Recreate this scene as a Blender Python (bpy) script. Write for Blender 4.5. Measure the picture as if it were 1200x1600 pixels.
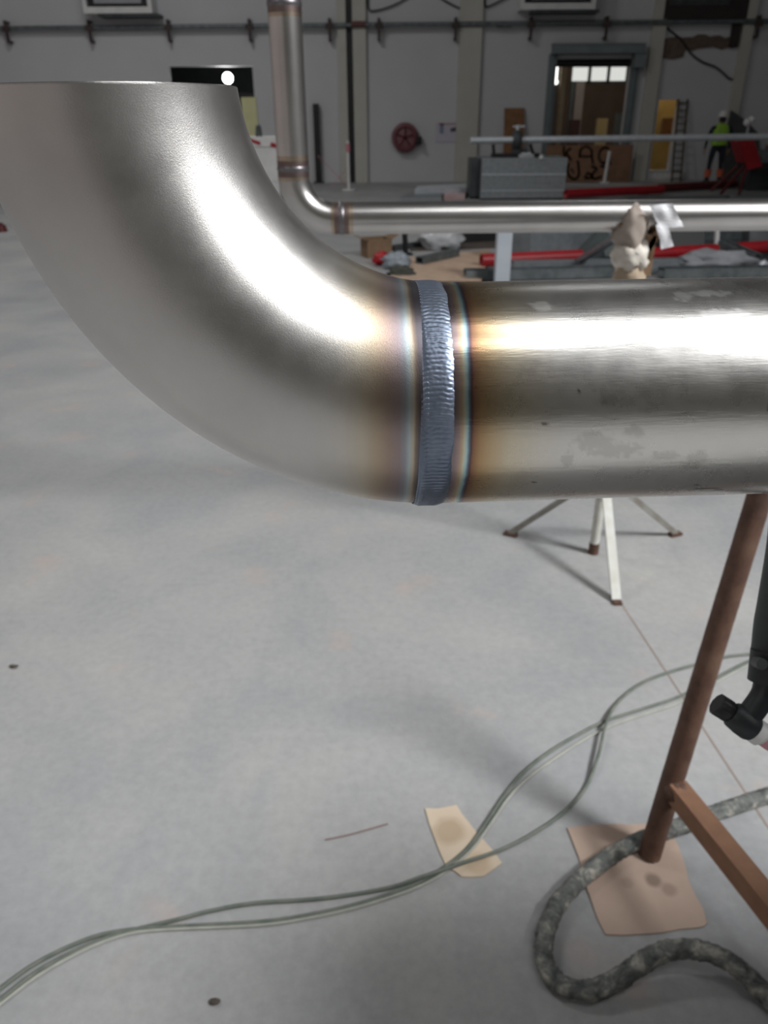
import bpy, math, random
import numpy as np
from mathutils import Vector, Matrix, noise
random.seed(7)
PI = math.pi
for o in list(bpy.data.objects):
    bpy.data.objects.remove(o)
sc = bpy.context.scene
COL = sc.collection

# ------------------------------------------------------------------ camera
CAM_H = 1.6
F_PX, PITCH, ROLL = 1200.0, 0.4783, -0.006
_fw = Vector((0, math.cos(PITCH), -math.sin(PITCH)))
_rt0 = Vector((1, 0, 0)); _up0 = _rt0.cross(_fw)
_rt = _rt0*math.cos(ROLL) + _up0*math.sin(ROLL)
_up = _up0*math.cos(ROLL) - _rt0*math.sin(ROLL)
cam_data = bpy.data.cameras.new('camera')
cam = bpy.data.objects.new('camera', cam_data); COL.objects.link(cam)
m = Matrix((_rt, _up, -_fw)).transposed().to_4x4(); m.translation = (0, 0, CAM_H)
cam.matrix_world = m
cam_data.sensor_fit = 'VERTICAL'; cam_data.sensor_height = 36.0; cam_data.lens = 36.0*F_PX/1600.0
cam_data.clip_start = 0.02; cam_data.clip_end = 200
cam_data.dof.use_dof = True; cam_data.dof.focus_distance = 0.325; cam_data.dof.aperture_fstop = 18.0
sc.camera = cam

# ------------------------------------------------------------------ world, exposure, main lights
w = bpy.data.worlds.new('world'); sc.world = w; w.use_nodes = True
w.node_tree.nodes['Background'].inputs[0].default_value = (0.62, 0.66, 0.72, 1)
w.node_tree.nodes['Background'].inputs[1].default_value = 0.25
sc.view_settings.view_transform = 'Standard'; sc.view_settings.look = 'None'
sc.view_settings.gamma = 1.0; sc.view_settings.exposure = -0.08
sc.view_settings.use_curve_mapping = False
try:
    sc.cycles.use_denoising = True
    sc.cycles.max_bounces = 8
    sc.cycles.sample_clamp_indirect = 4.0
    sc.cycles.caustics_reflective = False; sc.cycles.caustics_refractive = False
except Exception:
    pass

def area(name, loc, sx, sy, power, col=(1, 0.98, 0.95), target=None, spread=PI):
    d = bpy.data.lights.new(name, 'AREA'); d.shape = 'RECTANGLE'; d.size = sx; d.size_y = sy
    d.energy = power; d.color = col; d.spread = spread
    o = bpy.data.objects.new(name, d); COL.objects.link(o); o.location = loc
    if target is not None:
        o.rotation_euler = (Vector(target) - Vector(loc)).to_track_quat('-Z', 'Y').to_euler()
    return o
# rooflights / high bay lamps under the ceiling; mid and far ones are added fill
CW = (0.98, 0.99, 1.0)
area('rooflight_key', (7.9, -1.8, 8.7), 2.6, 2.4, 760, CW, (0.6, 0.6, 0.4), 1.95)
area('rooflight_near', (1.6, -2.2, 8.7), 2.4, 0.9, 60, CW)
area('rooflight_left', (-8.0, -5.0, 8.7), 2.4, 1.2, 190, CW)
area('rooflight_strip', (3.4, 0.0, 8.9), 5.0, 0.8, 95, CW)
area('fill_mid_left', (-5.5, 6.0, 8.7), 2.4, 1.2, 190, CW)
area('fill_far_left', (-4.5, 14.0, 8.7), 2.4, 1.2, 210, CW)
area('fill_far_right', (4.0, 13.0, 8.7), 2.4, 1.2, 30, CW)

# ------------------------------------------------------------------ helpers
def P(px, py, Y=None, Z=None, D=None):
    d = _fw + _rt*((px - 600)/F_PX) + _up*((800 - py)/F_PX)
    if Y is not None: t = Y/d.y
    elif Z is not None: t = (Z - CAM_H)/d.z
    else: t = D
    return Vector((0, 0, CAM_H)) + d*t

def lin(c):
    return tuple((x/12.92 if x <= .04045 else ((x + .055)/1.055)**2.4) for x in c)
def rgb(r, g, b): return lin((r/255, g/255, b/255)) + (1.0,)

MATS = {}
def mat(name, c, rough=0.6, metal=0.0, c2=None, scale=6.0, amt=0.5, bump=0.0, bscale=60.0, detail=4.0, spec=0.5, stretch=None, emit=None):
    if name in MATS: return MATS[name]
    m = bpy.data.materials.new(name); m.use_nodes = True; nt = m.node_tree; N = nt.nodes; L = nt.links
    b = N['Principled BSDF']; b.inputs['Roughness'].default_value = rough; b.inputs['Metallic'].default_value = metal
    b.inputs['Specular IOR Level'].default_value = spec
    b.inputs['Base Color'].default_value = c
    tc = N.new('ShaderNodeTexCoord'); src = tc.outputs['Object']
    if stretch:
        mp = N.new('ShaderNodeMapping'); mp.inputs['Scale'].default_value = stretch; L.new(src, mp.inputs[0]); src = mp.outputs[0]
    if c2 is not None:
        n = N.new('ShaderNodeTexNoise'); n.inputs['Scale'].default_value = scale; n.inputs['Detail'].default_value = detail
        L.new(src, n.inputs['Vector'])
        r = N.new('ShaderNodeValToRGB'); r.color_ramp.elements[0].position = 0.5 - 0.35*amt; r.color_ramp.elements[1].position = 0.5 + 0.35*amt
        r.color_ramp.elements[0].color = c; r.color_ramp.elements[1].color = c2
        L.new(n.outputs['Fac'], r.inputs[0]); L.new(r.outputs[0], b.inputs['Base Color'])
    if bump:
        n2 = N.new('ShaderNodeTexNoise'); n2.inputs['Scale'].default_value = bscale; n2.inputs['Detail'].default_value = 3
        L.new(src, n2.inputs['Vector'])
        bp = N.new('ShaderNodeBump'); bp.inputs['Strength'].default_value = bump; bp.inputs['Distance'].default_value = 0.002
        L.new(n2.outputs['Fac'], bp.inputs['Height']); L.new(bp.outputs[0], b.inputs['Normal'])
    if emit:
        b.inputs['Emission Color'].default_value = c; b.inputs['Emission Strength'].default_value = emit
    MATS[name] = m; return m

ORG = {}
def tag(o, label=None, cat=None, group=None, kind=None):
    if label: o['label'] = label
    if cat: o['category'] = cat
    if group: o['group'] = group
    if kind: o['kind'] = kind
    return o
def thing(name, loc, label, cat, group=None):
    o = bpy.data.objects.new(name, None); COL.objects.link(o); o.location = loc; o.empty_display_size = 0.1
    ORG[o.name] = Vector(loc)
    return tag(o, label, cat, group)

class MB:
    def __init__(s): s.v = []; s.f = []; s.smooth = []
    def add(s, vs, fs, sm=False):
        n = len(s.v); s.v += [Vector(x) for x in vs]
        for f in fs: s.f.append([n + i for i in f]); s.smooth.append(sm)
        return s
    def box(s, c, d, R=None):
        c = Vector(c); h = Vector(d)*0.5
        vs = [Vector((x*h.x, y*h.y, z*h.z)) for x in (-1, 1) for y in (-1, 1) for z in (-1, 1)]
        if R is not None: vs = [R @ q for q in vs]
        return s.add([c + q for q in vs], [(0, 1, 3, 2), (4, 6, 7, 5), (0, 4, 5, 1), (2, 3, 7, 6), (0, 2, 6, 4), (1, 5, 7, 3)])
    def span(s, a, b):
        a, b = Vector(a), Vector(b); return s.box((a + b)/2, [abs(x) for x in (b - a)])
    def bar(s, a, b, wd, th, upv=(0, 0, 1)):
        a, b = Vector(a), Vector(b); z = (b - a); l = z.length; z.normalize()
        x = Vector(upv).cross(z)
        if x.length < 1e-4: x = Vector((1, 0, 0))
        x.normalize(); y = z.cross(x)
        return s.box((a + b)/2, (wd, th, l), Matrix((x, y, z)).transposed())
    def cyl(s, a, b, r0, r1=None, n=16, cap=True):
        r1 = r0 if r1 is None else r1
        a, b = Vector(a), Vector(b); z = (b - a).normalized()
        x = z.orthogonal().normalized(); y = z.cross(x)
        vs = []
        for c, r in ((a, r0), (b, r1)):
            for i in range(n):
                t = 2*PI*i/n; vs.append(c + x*(r*math.cos(t)) + y*(r*math.sin(t)))
        s.add(vs, [(i, (i + 1) % n, n + (i + 1) % n, n + i) for i in range(n)], True)
        if cap:
            s.add(vs[:n], [tuple(reversed(range(n)))]); s.add(vs[n:], [tuple(range(n))])
        return s
    def tube(s, pts, r, n=10, cap=True):
        pts = [Vector(p) for p in pts]; k = len(pts); rr = r if callable(r) else (lambda i, t: r)
        T = []
        for i in range(k):
            T.append((pts[min(i + 1, k - 1)] - pts[max(i - 1, 0)]).normalized())
        x = T[0].orthogonal().normalized(); vs = []
        for i in range(k):
            x = (x - T[i]*x.dot(T[i])).normalized(); y = T[i].cross(x)
            for j in range(n):
                t = 2*PI*j/n; q = rr(i, t); vs.append(pts[i] + x*(q*math.cos(t)) + y*(q*math.sin(t)))
        fs = [(i*n + j, i*n + (j + 1) % n, (i + 1)*n + (j + 1) % n, (i + 1)*n + j) for i in range(k - 1) for j in range(n)]
        s.add(vs, fs, True)
        if cap: s.add(vs[:n], [tuple(reversed(range(n)))]); s.add(vs[-n:], [tuple(range(n))])
        return s
    def lathe(s, prof, a, axis=(0, 0, 1), n=24):
        a = Vector(a); z = Vector(axis).normalized(); x = z.orthogonal().normalized(); y = z.cross(x); vs = []
        for (r, h) in prof:
            for j in range(n):
                t = 2*PI*j/n; vs.append(a + z*h + x*(r*math.cos(t)) + y*(r*math.sin(t)))
        k = len(prof)
        return s.add(vs, [(i*n + j, i*n + (j + 1) % n, (i + 1)*n + (j + 1) % n, (i + 1)*n + j) for i in range(k - 1) for j in range(n)], True)
    def prism(s, poly, vec):
        poly = [Vector(p) for p in poly]; vec = Vector(vec); n = len(poly)
        return s.add(poly + [p + vec for p in poly], [tuple(reversed(range(n))), tuple(range(n, 2*n))] + [(i, (i + 1) % n, n + (i + 1) % n, n + i) for i in range(n)])
    def ball(s, c, r, n=14, k=9, f=None):
        c = Vector(c); r = Vector((r, r, r)) if not hasattr(r, '__len__') else Vector(r); vs = []
        for i in range(k + 1):
            a = PI*i/k
            for j in range(n):
                t = 2*PI*j/n; q = Vector((math.sin(a)*math.cos(t), math.sin(a)*math.sin(t), math.cos(a)))
                g = 1.0 if f is None else f(q)
                vs.append(c + Vector((q.x*r.x, q.y*r.y, q.z*r.z))*g)
        return s.add(vs, [(i*n + j, (i + 1)*n + j, (i + 1)*n + (j + 1) % n, i*n + (j + 1) % n) for i in range(k) for j in range(n)], True)
    def sheet(s, P00, P10, P01, nx, ny, amp=0.0, sc_=3.0, th=0.003, seed=0.0, up=(0, 0, 1)):
        P00, P10, P01 = Vector(P00), Vector(P10), Vector(P01); u = P10 - P00; v = P01 - P00
        n = u.cross(v).normalized()
        if n.dot(Vector(up)) < 0: n = -n
        top = []; bot = []
        for j in range(ny + 1):
            for i in range(nx + 1):
                p = P00 + u*(i/nx) + v*(j/ny)
                d = amp*noise.noise(Vector((p.x*sc_, p.y*sc_, p.z*sc_ + seed)))
                e = 0.25*amp*noise.noise(Vector((p.x*sc_ + 9, p.y*sc_, p.z*sc_ + seed + 5)))
                q = p + n*(d + (amp*0.6 if amp else 0)) + u.normalized()*e
                top.append(q + n*th); bot.append(q)
        W = nx + 1; K = len(top); fs = []
        for j in range(ny):
            for i in range(nx):
                a = j*W + i; fs.append((a, a + 1, a + W + 1, a + W)); fs.append((K + a, K + a + W, K + a + W + 1, K + a + 1))
        for i in range(nx): fs.append((i, K + i, K + i + 1, i + 1)); b = ny*W + i; fs.append((b, b + 1, K + b + 1, K + b))
        for j in range(ny): a = j*W; fs.append((a, a + W, K + a + W, K + a)); b = a + nx; fs.append((b, K + b, K + b + W, b + W))
        return s.add(top + bot, fs)
    def build(s, name, mt, parent=None, org=None):
        if parent is not None:
            q = parent
            while q.name not in ORG: q = q.parent
            o0 = ORG[q.name]
        else:
            if org is None:
                xs = [p.x for p in s.v]; ys = [p.y for p in s.v]; zs = [p.z for p in s.v]
                org = ((min(xs) + max(xs))/2, (min(ys) + max(ys))/2, min(zs))
            o0 = Vector(org)
        me = bpy.data.meshes.new(name)
        me.from_pydata([tuple(p - o0) for p in s.v], [], s.f)
        me.polygons.foreach_set('use_smooth', s.smooth)
        me.materials.append(mt); me.update()
        o = bpy.data.objects.new(name, me); COL.objects.link(o)
        if parent is not None: o.parent = parent
        else: o.location = o0; ORG[o.name] = o0.copy()
        return o

def spline(pts, n=10):
    pts = [Vector(p) for p in pts]; out = []
    for i in range(len(pts) - 1):
        p0 = pts[max(i - 1, 0)]; p1 = pts[i]; p2 = pts[i + 1]; p3 = pts[min(i + 2, len(pts) - 1)]
        for k in range(n):
            t = k/n
            out.append(0.5*((2*p1) + (p2 - p0)*t + (2*p0 - 5*p1 + 4*p2 - p3)*t*t + (-p0 + 3*p1 - 3*p2 + p3)*t**3))
    out.append(pts[-1]); return out

# ------------------------------------------------------------------ materials
def floor_mat():
    m = bpy.data.materials.new('power_floated_concrete'); m.use_nodes = True; nt = m.node_tree; N = nt.nodes; L = nt.links
    b = N['Principled BSDF']; tc = N.new('ShaderNodeTexCoord')
    def nz(s, d, r=0.55, w=0.0):
        n = N.new('ShaderNodeTexNoise'); n.inputs['Scale'].default_value = s; n.inputs['Detail'].default_value = d; n.inputs['Roughness'].default_value = r
        n.inputs['Distortion'].default_value = w
        L.new(tc.outputs['Object'], n.inputs['Vector']); return n
    def ramp(src, a, b_, ca, cb):
        r = N.new('ShaderNodeValToRGB'); e = r.color_ramp.elements; e[0].position = a; e[1].position = b_; e[0].color = ca; e[1].color = cb
        L.new(src, r.inputs[0]); return r
    def mix(f, a, b_, t='MIX'):
        x = N.new('ShaderNodeMix'); x.data_type = 'RGBA'; x.blend_type = t
        if isinstance(f, float): x.inputs[0].default_value = f
        else: L.new(f, x.inputs[0])
        for k, q in ((6, a), (7, b_)):
            if hasattr(q, 'default_value') or hasattr(q, 'is_linked'): L.new(q, x.inputs[k])
            else: x.inputs[k].default_value = q
        return x.outputs[2]
    base = ramp(nz(1.3, 6, 0.6, 0.4).outputs['Fac'], 0.3, 0.7, rgb(150, 151, 153), rgb(174, 173, 170)).outputs[0]
    fine = ramp(nz(34, 5, 0.7).outputs['Fac'], 0.25, 0.75, (0.86, 0.86, 0.86, 1), (1.06, 1.06, 1.06, 1)).outputs[0]
    c = mix(1.0, base, fine, 'MULTIPLY')
    pink = ramp(nz(3.2, 3, 0.5, 0.3).outputs['Fac'], 0.62, 0.78, (0, 0, 0, 1), (0.55, 0.55, 0.55, 1)).outputs[0]
    c = mix(pink, c, rgb(186, 164, 152))
    dk = ramp(nz(2.1, 4, 0.6, 0.8).outputs['Fac'], 0.60, 0.85, (0, 0, 0, 1), (0.5, 0.5, 0.5, 1)).outputs[0]
    c = mix(dk, c, rgb(140, 144, 150))
    L.new(c, b.inputs['Base Color'])
    rr = ramp(nz(2.0, 4).outputs['Fac'], 0.3, 0.7, (0.42, 0.42, 0.42, 1), (0.62, 0.62, 0.62, 1)); L.new(rr.outputs[0], b.inputs['Roughness'])
    b.inputs['Specular IOR Level'].default_value = 0.35
    bp = N.new('ShaderNodeBump'); bp.inputs['Strength'].default_value = 0.12; bp.inputs['Distance'].default_value = 0.003
    L.new(nz(55, 4).outputs['Fac'], bp.inputs['Height']); L.new(bp.outputs[0], b.inputs['Normal'])
    return m
M_FLOOR = floor_mat()
M_WALL = mat('painted_wall', rgb(196, 196, 198), 0.8, c2=rgb(206, 206, 208), scale=1.2, amt=1.2)
M_CREAM = mat('cream_pilaster', rgb(194, 193, 184), 0.8, c2=rgb(186, 185, 175), scale=2)
M_ADDGATE = mat('added_gate_dark', rgb(98, 96, 82), 0.7, c2=rgb(108, 105, 92), scale=2)
M_WARMWALL = mat('warm_wall', rgb(205, 194, 190), 0.8, c2=rgb(215, 204, 200), scale=2)
M_CEIL = mat('ceiling_sheet', rgb(120, 122, 124), 0.8, c2=rgb(132, 132, 132), scale=2)
M_BLACK = mat('black_paint', rgb(24, 24, 26), 0.5, c2=rgb(32, 32, 34), scale=8)
M_DKGREY = mat('dark_grey_steel', rgb(66, 70, 72), 0.5, 0.3, c2=rgb(84, 88, 90), scale=5)
M_FRAMEG = mat('grey_green_frame', rgb(112, 122, 124), 0.55, c2=rgb(124, 132, 134), scale=4)
M_GALV = mat('galvanised_steel', rgb(150, 156, 160), 0.42, 0.75, c2=rgb(178, 184, 188), scale=14, amt=0.8)
M_GALVD = mat('dull_galvanised', rgb(98, 106, 108), 0.5, 0.6, c2=rgb(128, 134, 136), scale=9)
M_GALVB = mat('bright_galvanised', rgb(208, 214, 220), 0.36, 0.3, c2=rgb(224, 230, 234), scale=10)
M_RED = mat('red_paint', rgb(168, 24, 34), 0.45, c2=rgb(150, 18, 30), scale=8)
M_DKRED = mat('dark_red_paint', rgb(96, 22, 26), 0.5, c2=rgb(80, 18, 22), scale=8)
M_WHITE = mat('white_paint', rgb(226, 226, 224), 0.5, c2=rgb(214, 214, 212), scale=6)
M_WHITEP = mat('worn_white_steel', rgb(214, 216, 212), 0.5, c2=rgb(188, 184, 170), scale=22, amt=1.0)
M_PLY = mat('plywood', rgb(132, 100, 78), 0.75, c2=rgb(150, 116, 90), scale=3, stretch=(1, 1, 6))
M_BROWN = mat('brown_board', rgb(140, 100, 66), 0.7, c2=rgb(122, 84, 54), scale=5)
M_CARD = mat('cardboard', rgb(178, 152, 130), 0.85, c2=rgb(192, 166, 144), scale=7, bump=0.1, bscale=90)
M_CARDL = mat('pale_cardboard', rgb(196, 180, 158), 0.85, c2=rgb(182, 160, 138), scale=14)
M_CARDD = mat('dark_cardboard', rgb(124, 100, 78), 0.85, c2=rgb(140, 114, 90), scale=7)
M_RUST = None
M_PLASTIC = mat('crumpled_plastic', rgb(206, 208, 210), 0.3, c2=rgb(188, 190, 192), scale=9)
M_YELLOW = mat('pale_yellow_wall', rgb(196, 172, 112), 0.7, c2=rgb(184, 160, 104), scale=4)
M_STAIN = mat('bare_plaster', rgb(112, 98, 84), 0.9, c2=rgb(94, 80, 70), scale=9)
M_CABLE = mat('grey_green_hose', rgb(88, 96, 88), 0.55, c2=rgb(112, 116, 106), scale=30)
M_RUBBER = mat('black_rubber', rgb(34, 37, 39), 0.5, c2=rgb(42, 46, 48), scale=40, bump=0.1, bscale=400)
M_TIN = mat('dark_tin', rgb(70, 62, 56), 0.7, c2=rgb(86, 76, 68), scale=6)

def rust_mat():
    m = bpy.data.materials.new('rusty_steel'); m.use_nodes = True; N = m.node_tree.nodes; L = m.node_tree.links; b = N['Principled BSDF']
    tc = N.new('ShaderNodeTexCoord')
    n = N.new('ShaderNodeTexNoise'); n.inputs['Scale'].default_value = 14; n.inputs['Detail'].default_value = 7; n.inputs['Roughness'].default_value = 0.65
    L.new(tc.outputs['Object'], n.inputs['Vector'])
    r = N.new('ShaderNodeValToRGB'); e = r.color_ramp.elements
    e[0].position = 0.25; e[0].color = rgb(62, 47, 40); e[1].position = 0.55; e[1].color = rgb(98, 72, 58)
    x = e.new(0.78); x.color = rgb(118, 92, 76); x = e.new(0.4); x.color = rgb(82, 58, 47)
    L.new(n.outputs['Fac'], r.inputs[0]); L.new(r.outputs[0], b.inputs['Base Color'])
    b.inputs['Roughness'].default_value = 0.62; b.inputs['Metallic'].default_value = 0.15
    n2 = N.new('ShaderNodeTexNoise'); n2.inputs['Scale'].default_value = 160; n2.inputs['Detail'].default_value = 4; L.new(tc.outputs['Object'], n2.inputs['Vector'])
    bp = N.new('ShaderNodeBump'); bp.inputs['Strength'].default_value = 0.4; bp.inputs['Distance'].default_value = 0.002
    L.new(n2.outputs['Fac'], bp.inputs['Height']); L.new(bp.outputs[0], b.inputs['Normal'])
    return m
M_RUST = rust_mat()

def steel_mat(name, side, rough, grain, stops, base1, base2, k=1.0, line=False, stain=False):
    """stainless steel with a heat tint ramp along local X (millimetres from the weld)"""
    m = bpy.data.materials.new(name); m.use_nodes = True; N = m.node_tree.nodes; L = m.node_tree.links; b = N['Principled BSDF']
    b.inputs['Metallic'].default_value = 1.0
    tc = N.new('ShaderNodeTexCoord'); sp = N.new('ShaderNodeSeparateXYZ'); L.new(tc.outputs['Object'], sp.inputs[0])
    def nz(s, d, r=0.6, st=None):
        n = N.new('ShaderNodeTexNoise'); n.inputs['Scale'].default_value = s; n.inputs['Detail'].default_value = d; n.inputs['Roughness'].default_value = r
        if st:
            mp = N.new('ShaderNodeMapping'); mp.inputs['Scale'].default_value = st; L.new(tc.outputs['Object'], mp.inputs[0]); L.new(mp.outputs[0], n.inputs['Vector'])
        else: L.new(tc.outputs['Object'], n.inputs['Vector'])
        return n.outputs['Fac']
    def math_(op, a, b_=None, c_=None):
        x = N.new('ShaderNodeMath'); x.operation = op
        for i, q in enumerate((a, b_, c_)):
            if q is None: continue
            if isinstance(q, (int, float)): x.inputs[i].default_value = q
            else: L.new(q, x.inputs[i])
        return x.outputs[0]
    t = math_('MULTIPLY', sp.outputs['X'], side*1000.0*k)
    wob = math_('MULTIPLY_ADD', nz(26, 2), 2.4, -1.2)
    t = math_('ADD', t, wob)
    t = math_('ADD', t, math_('MULTIPLY_ADD', nz(160, 2), 0.7, -0.35))
    t = math_('DIVIDE', t, 60.0)
    r = N.new('ShaderNodeValToRGB'); el = r.color_ramp.elements
    el[0].position = stops[0][0]/60; el[0].color = stops[0][1]; el[1].position = stops[-1][0]/60; el[1].color = stops[-1][1]
    for p_, c_ in stops[1:-1]:
        e = el.new(p_/60); e.color = c_
    L.new(t, r.inputs[0])
    bz = N.new('ShaderNodeValToRGB'); bz.color_ramp.elements[0].position = 0.3; bz.color_ramp.elements[1].position = 0.7
    bz.color_ramp.elements[0].color = base1; bz.color_ramp.elements[1].color = base2
    L.new(nz(18, 5), bz.inputs[0])
    mx = N.new('ShaderNodeMix'); mx.data_type = 'RGBA'; mx.blend_type = 'MULTIPLY'; mx.inputs[0].default_value = 1.0
    L.new(bz.outputs[0], mx.inputs[6]); L.new(r.outputs[0], mx.inputs[7]); colr = mx.outputs[2]
    ro = math_('MULTIPLY_ADD', nz(70, 4), 0.10, rough - 0.05)
    if stain:
        at = N.new('ShaderNodeAttribute'); at.attribute_name = 'stain'
        m2 = N.new('ShaderNodeMix'); m2.data_type = 'RGBA'
        L.new(at.outputs['Fac'], m2.inputs[0]); L.new(colr, m2.inputs[6]); m2.inputs[7].default_value = rgb(128, 122, 116); colr = m2.outputs[2]
        a2 = N.new('ShaderNodeAttribute'); a2.attribute_name = 'smear'
        m3 = N.new('ShaderNodeMix'); m3.data_type = 'RGBA'; L.new(a2.outputs['Fac'], m3.inputs[0]); L.new(colr, m3.inputs[6]); m3.inputs[7].default_value = rgb(236, 236, 238); colr = m3.outputs[2]
        ro = math_('ADD', ro, math_('MULTIPLY', a2.outputs['Fac'], 0.25))
    L.new(colr, b.inputs['Base Color']); L.new(ro, b.inputs['Roughness'])
    g = nz(grain, 3, 0.7, (0.12, 1, 1) if line else None)
    bp = N.new('ShaderNodeBump'); bp.inputs['Strength'].default_value = 0.16; bp.inputs['Distance'].default_value = 0.0004
    L.new(g, bp.inputs['Height']); L.new(bp.outputs[0], b.inputs['Normal'])
    return m

# ================================================================== THE SETTING
YW = 22.0          # inner face of the far wall
XL, XR, YB, ZC = -13.0, 14.0, -9.6, 9.3
fl = MB(); fl.span((XL - .3, YB - .3, -0.2), (XR + .3, 31.5, 0.0)); o = fl.build('floor', M_FLOOR, None, (0, 0, 0)); o['kind'] = 'structure'; FLOOR = o
ja, jb = P(974, 948, Z=0), P(1150, 1216, Z=0); jd = (jb - ja).normalized()
j = MB(); j.bar(ja - jd*0.06 + Vector((0, 0, .0002)), jb + jd*1.2 + Vector((0, 0, .0002)), 0.006, 0.0012)
j.build('floor_joint', mat('joint_filler', rgb(150, 132, 122), 0.8, c2=rgb(132, 122, 116), scale=5), FLOOR)
def zx(px, py): q = P(px, py, Y=YW); return q.x, q.z
def wall_cells(name, mt, u0, u1, z0, z1, holes, mk):
    us = sorted({u0, u1} | {h[0] for h in holes} | {h[1] for h in holes}); zs = sorted({z0, z1} | {h[2] for h in holes} | {h[3] for h in holes})
    b = MB()
    for a, c in zip(us, us[1:]):
        for d, e in zip(zs, zs[1:]):
            cu, cz = (a + c)/2, (d + e)/2
            if any(h[0] < cu < h[1] and h[2] < cz < h[3] for h in holes): continue
            p, q = mk(a, c, d, e); b.span(p, q)
    o = b.build(name, mt, None, (0, 0, 0)); o['kind'] = 'structure'; return o
# openings in the far wall
dx0, dz1 = zx(868, 92); dx1, _ = zx(988, 92)
lx0, lz1 = zx(262, 104); lx1, _ = zx(394, 104)
yx0, yz1 = zx(1030, 156); yx1, _ = zx(1062, 156)
_, yz0 = zx(1030, 266)
HOLES = [(dx0, dx1, 0, dz1), (lx0, lx1, 0, lz1), (yx0, yx1, yz0, yz1)]
wall_cells('wall_back', M_WALL, XL, XR, 0, ZC, HOLES, lambda a, c, d, e: ((a, YW, d), (c, YW + .25, e)))
wall_cells('wall_left', M_WARMWALL, YB, YW + .25, 0, ZC, [], lambda a, c, d, e: ((XL - .25, a, d), (XL, c, e)))
wall_cells('wall_right', M_WALL, YB, YW + .25, 0, ZC, [], lambda a, c, d, e: ((XR, a, d), (XR + .25, c, e)))
wall_cells('wall_front', M_WARMWALL, XL, XR, 0, ZC, [(-2.6, 9.5, 0, 7.4)], lambda a, c, d, e: ((a, YB - .25, d), (c, YB, e)))
g = MB(); g.span((-2.6, YB - .2, 0.0), (9.5, YB - .1, 7.4))
for k in range(12): g.span((-2.6, YB - .1, .1 + k*.6), (9.5, YB - .06, .16 + k*.6))
o = g.build('added_gate', M_ADDGATE); o['kind'] = 'structure'  # unseen gate added as a dark shape for the pipe to reflect
c = MB(); c.span((XL - .25, YB - .25, ZC), (XR + .25, 31.5, ZC + .15)); o = c.build('ceiling', M_CEIL); o['kind'] = 'structure'
# adjoining rooms beyond the far wall
M_BROOM = mat('brown_room_wall', rgb(120, 104, 92), 0.8, c2=rgb(132, 114, 100), scale=2)
b = MB(); YR = 27.6
rx0, rx1 = dx0 - 1.6, P(990, 150, Y=YR).x + .6
wz0 = P(920, 131, Y=YR).z; wz1 = P(920, 100, Y=YR).z; wa = P(893, 110, Y=YR).x; wb = P(982, 110, Y=YR).x
wall_cells('wall_annex', M_BROOM, rx0, rx1, 0, 5.6, [(wa, wb, wz0, wz1)], lambda a, c, d, e: ((a, YR, d), (c, YR + .2, e)))
b.span((rx0 - .2, YW + .25, 0), (rx0, YR, 5.6)); b.span((rx1, YW + 1.35, 0), (rx1 + .2, YR, 5.6))
o = b.build('wall_annex_side', M_BROOM); o['kind'] = 'structure'
b = MB(); b.span((rx0 - .2, YW + .25, 5.6), (rx1 + .2, YR + .2, 5.7)); o = b.build('ceiling_annex', M_CEIL); o['kind'] = 'structure'
wr = MB(); wr.span((wa, YR + .05, wz0), (wb, YR + .12, wz0 + .08)); wr.span((wa, YR + .05, wz1 - .08), (wb, YR + .12, wz1))
for k in range(4): x = wa + (wb - wa)*k/3; wr.span((x - .05, YR + .05, wz0), (x + .05, YR + .12, wz1))
win = wr.build('window_1', M_FRAMEG); win['kind'] = 'structure'
M_DAY = mat('daylit_obscured_glass', (0.86, 0.88, 0.84, 1), 0.5, emit=0.75)
for k in range(3):
    x0 = wa + (wb - wa)*k/3 + .05; x1 = wa + (wb - wa)*(k + 1)/3 - .05
    p_ = MB(); p_.span((x0, YR + .08, wz0 + .08), (x1, YR + .1, wz1 - .08)); p_.build('pane', M_DAY, win)
area('annex_lamp', ((rx0 + rx1)/2, 24.0, 5.3), 1.0, 0.6, 28, (1, .93, .82))
# left dark room and the small yellow lit room
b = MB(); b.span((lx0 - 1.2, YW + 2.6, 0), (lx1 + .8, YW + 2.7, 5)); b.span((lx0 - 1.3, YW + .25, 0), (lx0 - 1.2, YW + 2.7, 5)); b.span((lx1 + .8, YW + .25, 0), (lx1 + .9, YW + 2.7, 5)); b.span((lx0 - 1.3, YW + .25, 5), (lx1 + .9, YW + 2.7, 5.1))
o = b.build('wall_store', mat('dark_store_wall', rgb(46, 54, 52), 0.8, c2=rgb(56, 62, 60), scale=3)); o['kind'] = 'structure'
b = MB(); b.span((yx0 - .1, YW + 1.2, 0), (yx1 + 1.0, YW + 1.3, 3.6)); b.span((yx0 - .2, YW + .25, 0), (yx0 - .1, YW + 1.3, 3.6)); b.span((yx1 + 1.0, YW + .25, 0), (yx1 + 1.1, YW + 1.3, 3.6)); b.span((yx0 - .2, YW + .25, 3.6), (yx1 + 1.1, YW + 1.3, 3.7))
o = b.build('wall_closet', M_YELLOW); o['kind'] = 'structure'
area('closet_lamp', ((yx0 + yx1)/2, YW + .7, 3.4), .3, .3, 9, (1, .9, .7))
# pilasters and the dark movement joint between the two left ones
def trim(name, pxa, pxb, depth=.12, mt=M_CREAM, top=ZC, y=150):
    a = P(pxa, y, Y=YW).x; c_ = P(pxb, y, Y=YW).x
    b = MB(); b.span((a, YW - depth, 0), (c_, YW, top)); o = b.build(name, mt); o['kind'] = 'structure'; return o
trim('trim_1', 530, 543); trim('trim_2', 553, 573); trim('trim_3', 714, 748); trim('trim_4', 1004, 1024); trim('trim_5', 1140, 1156)
trim('trim_6', 544.5, 552, .03, M_BLACK)
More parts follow.
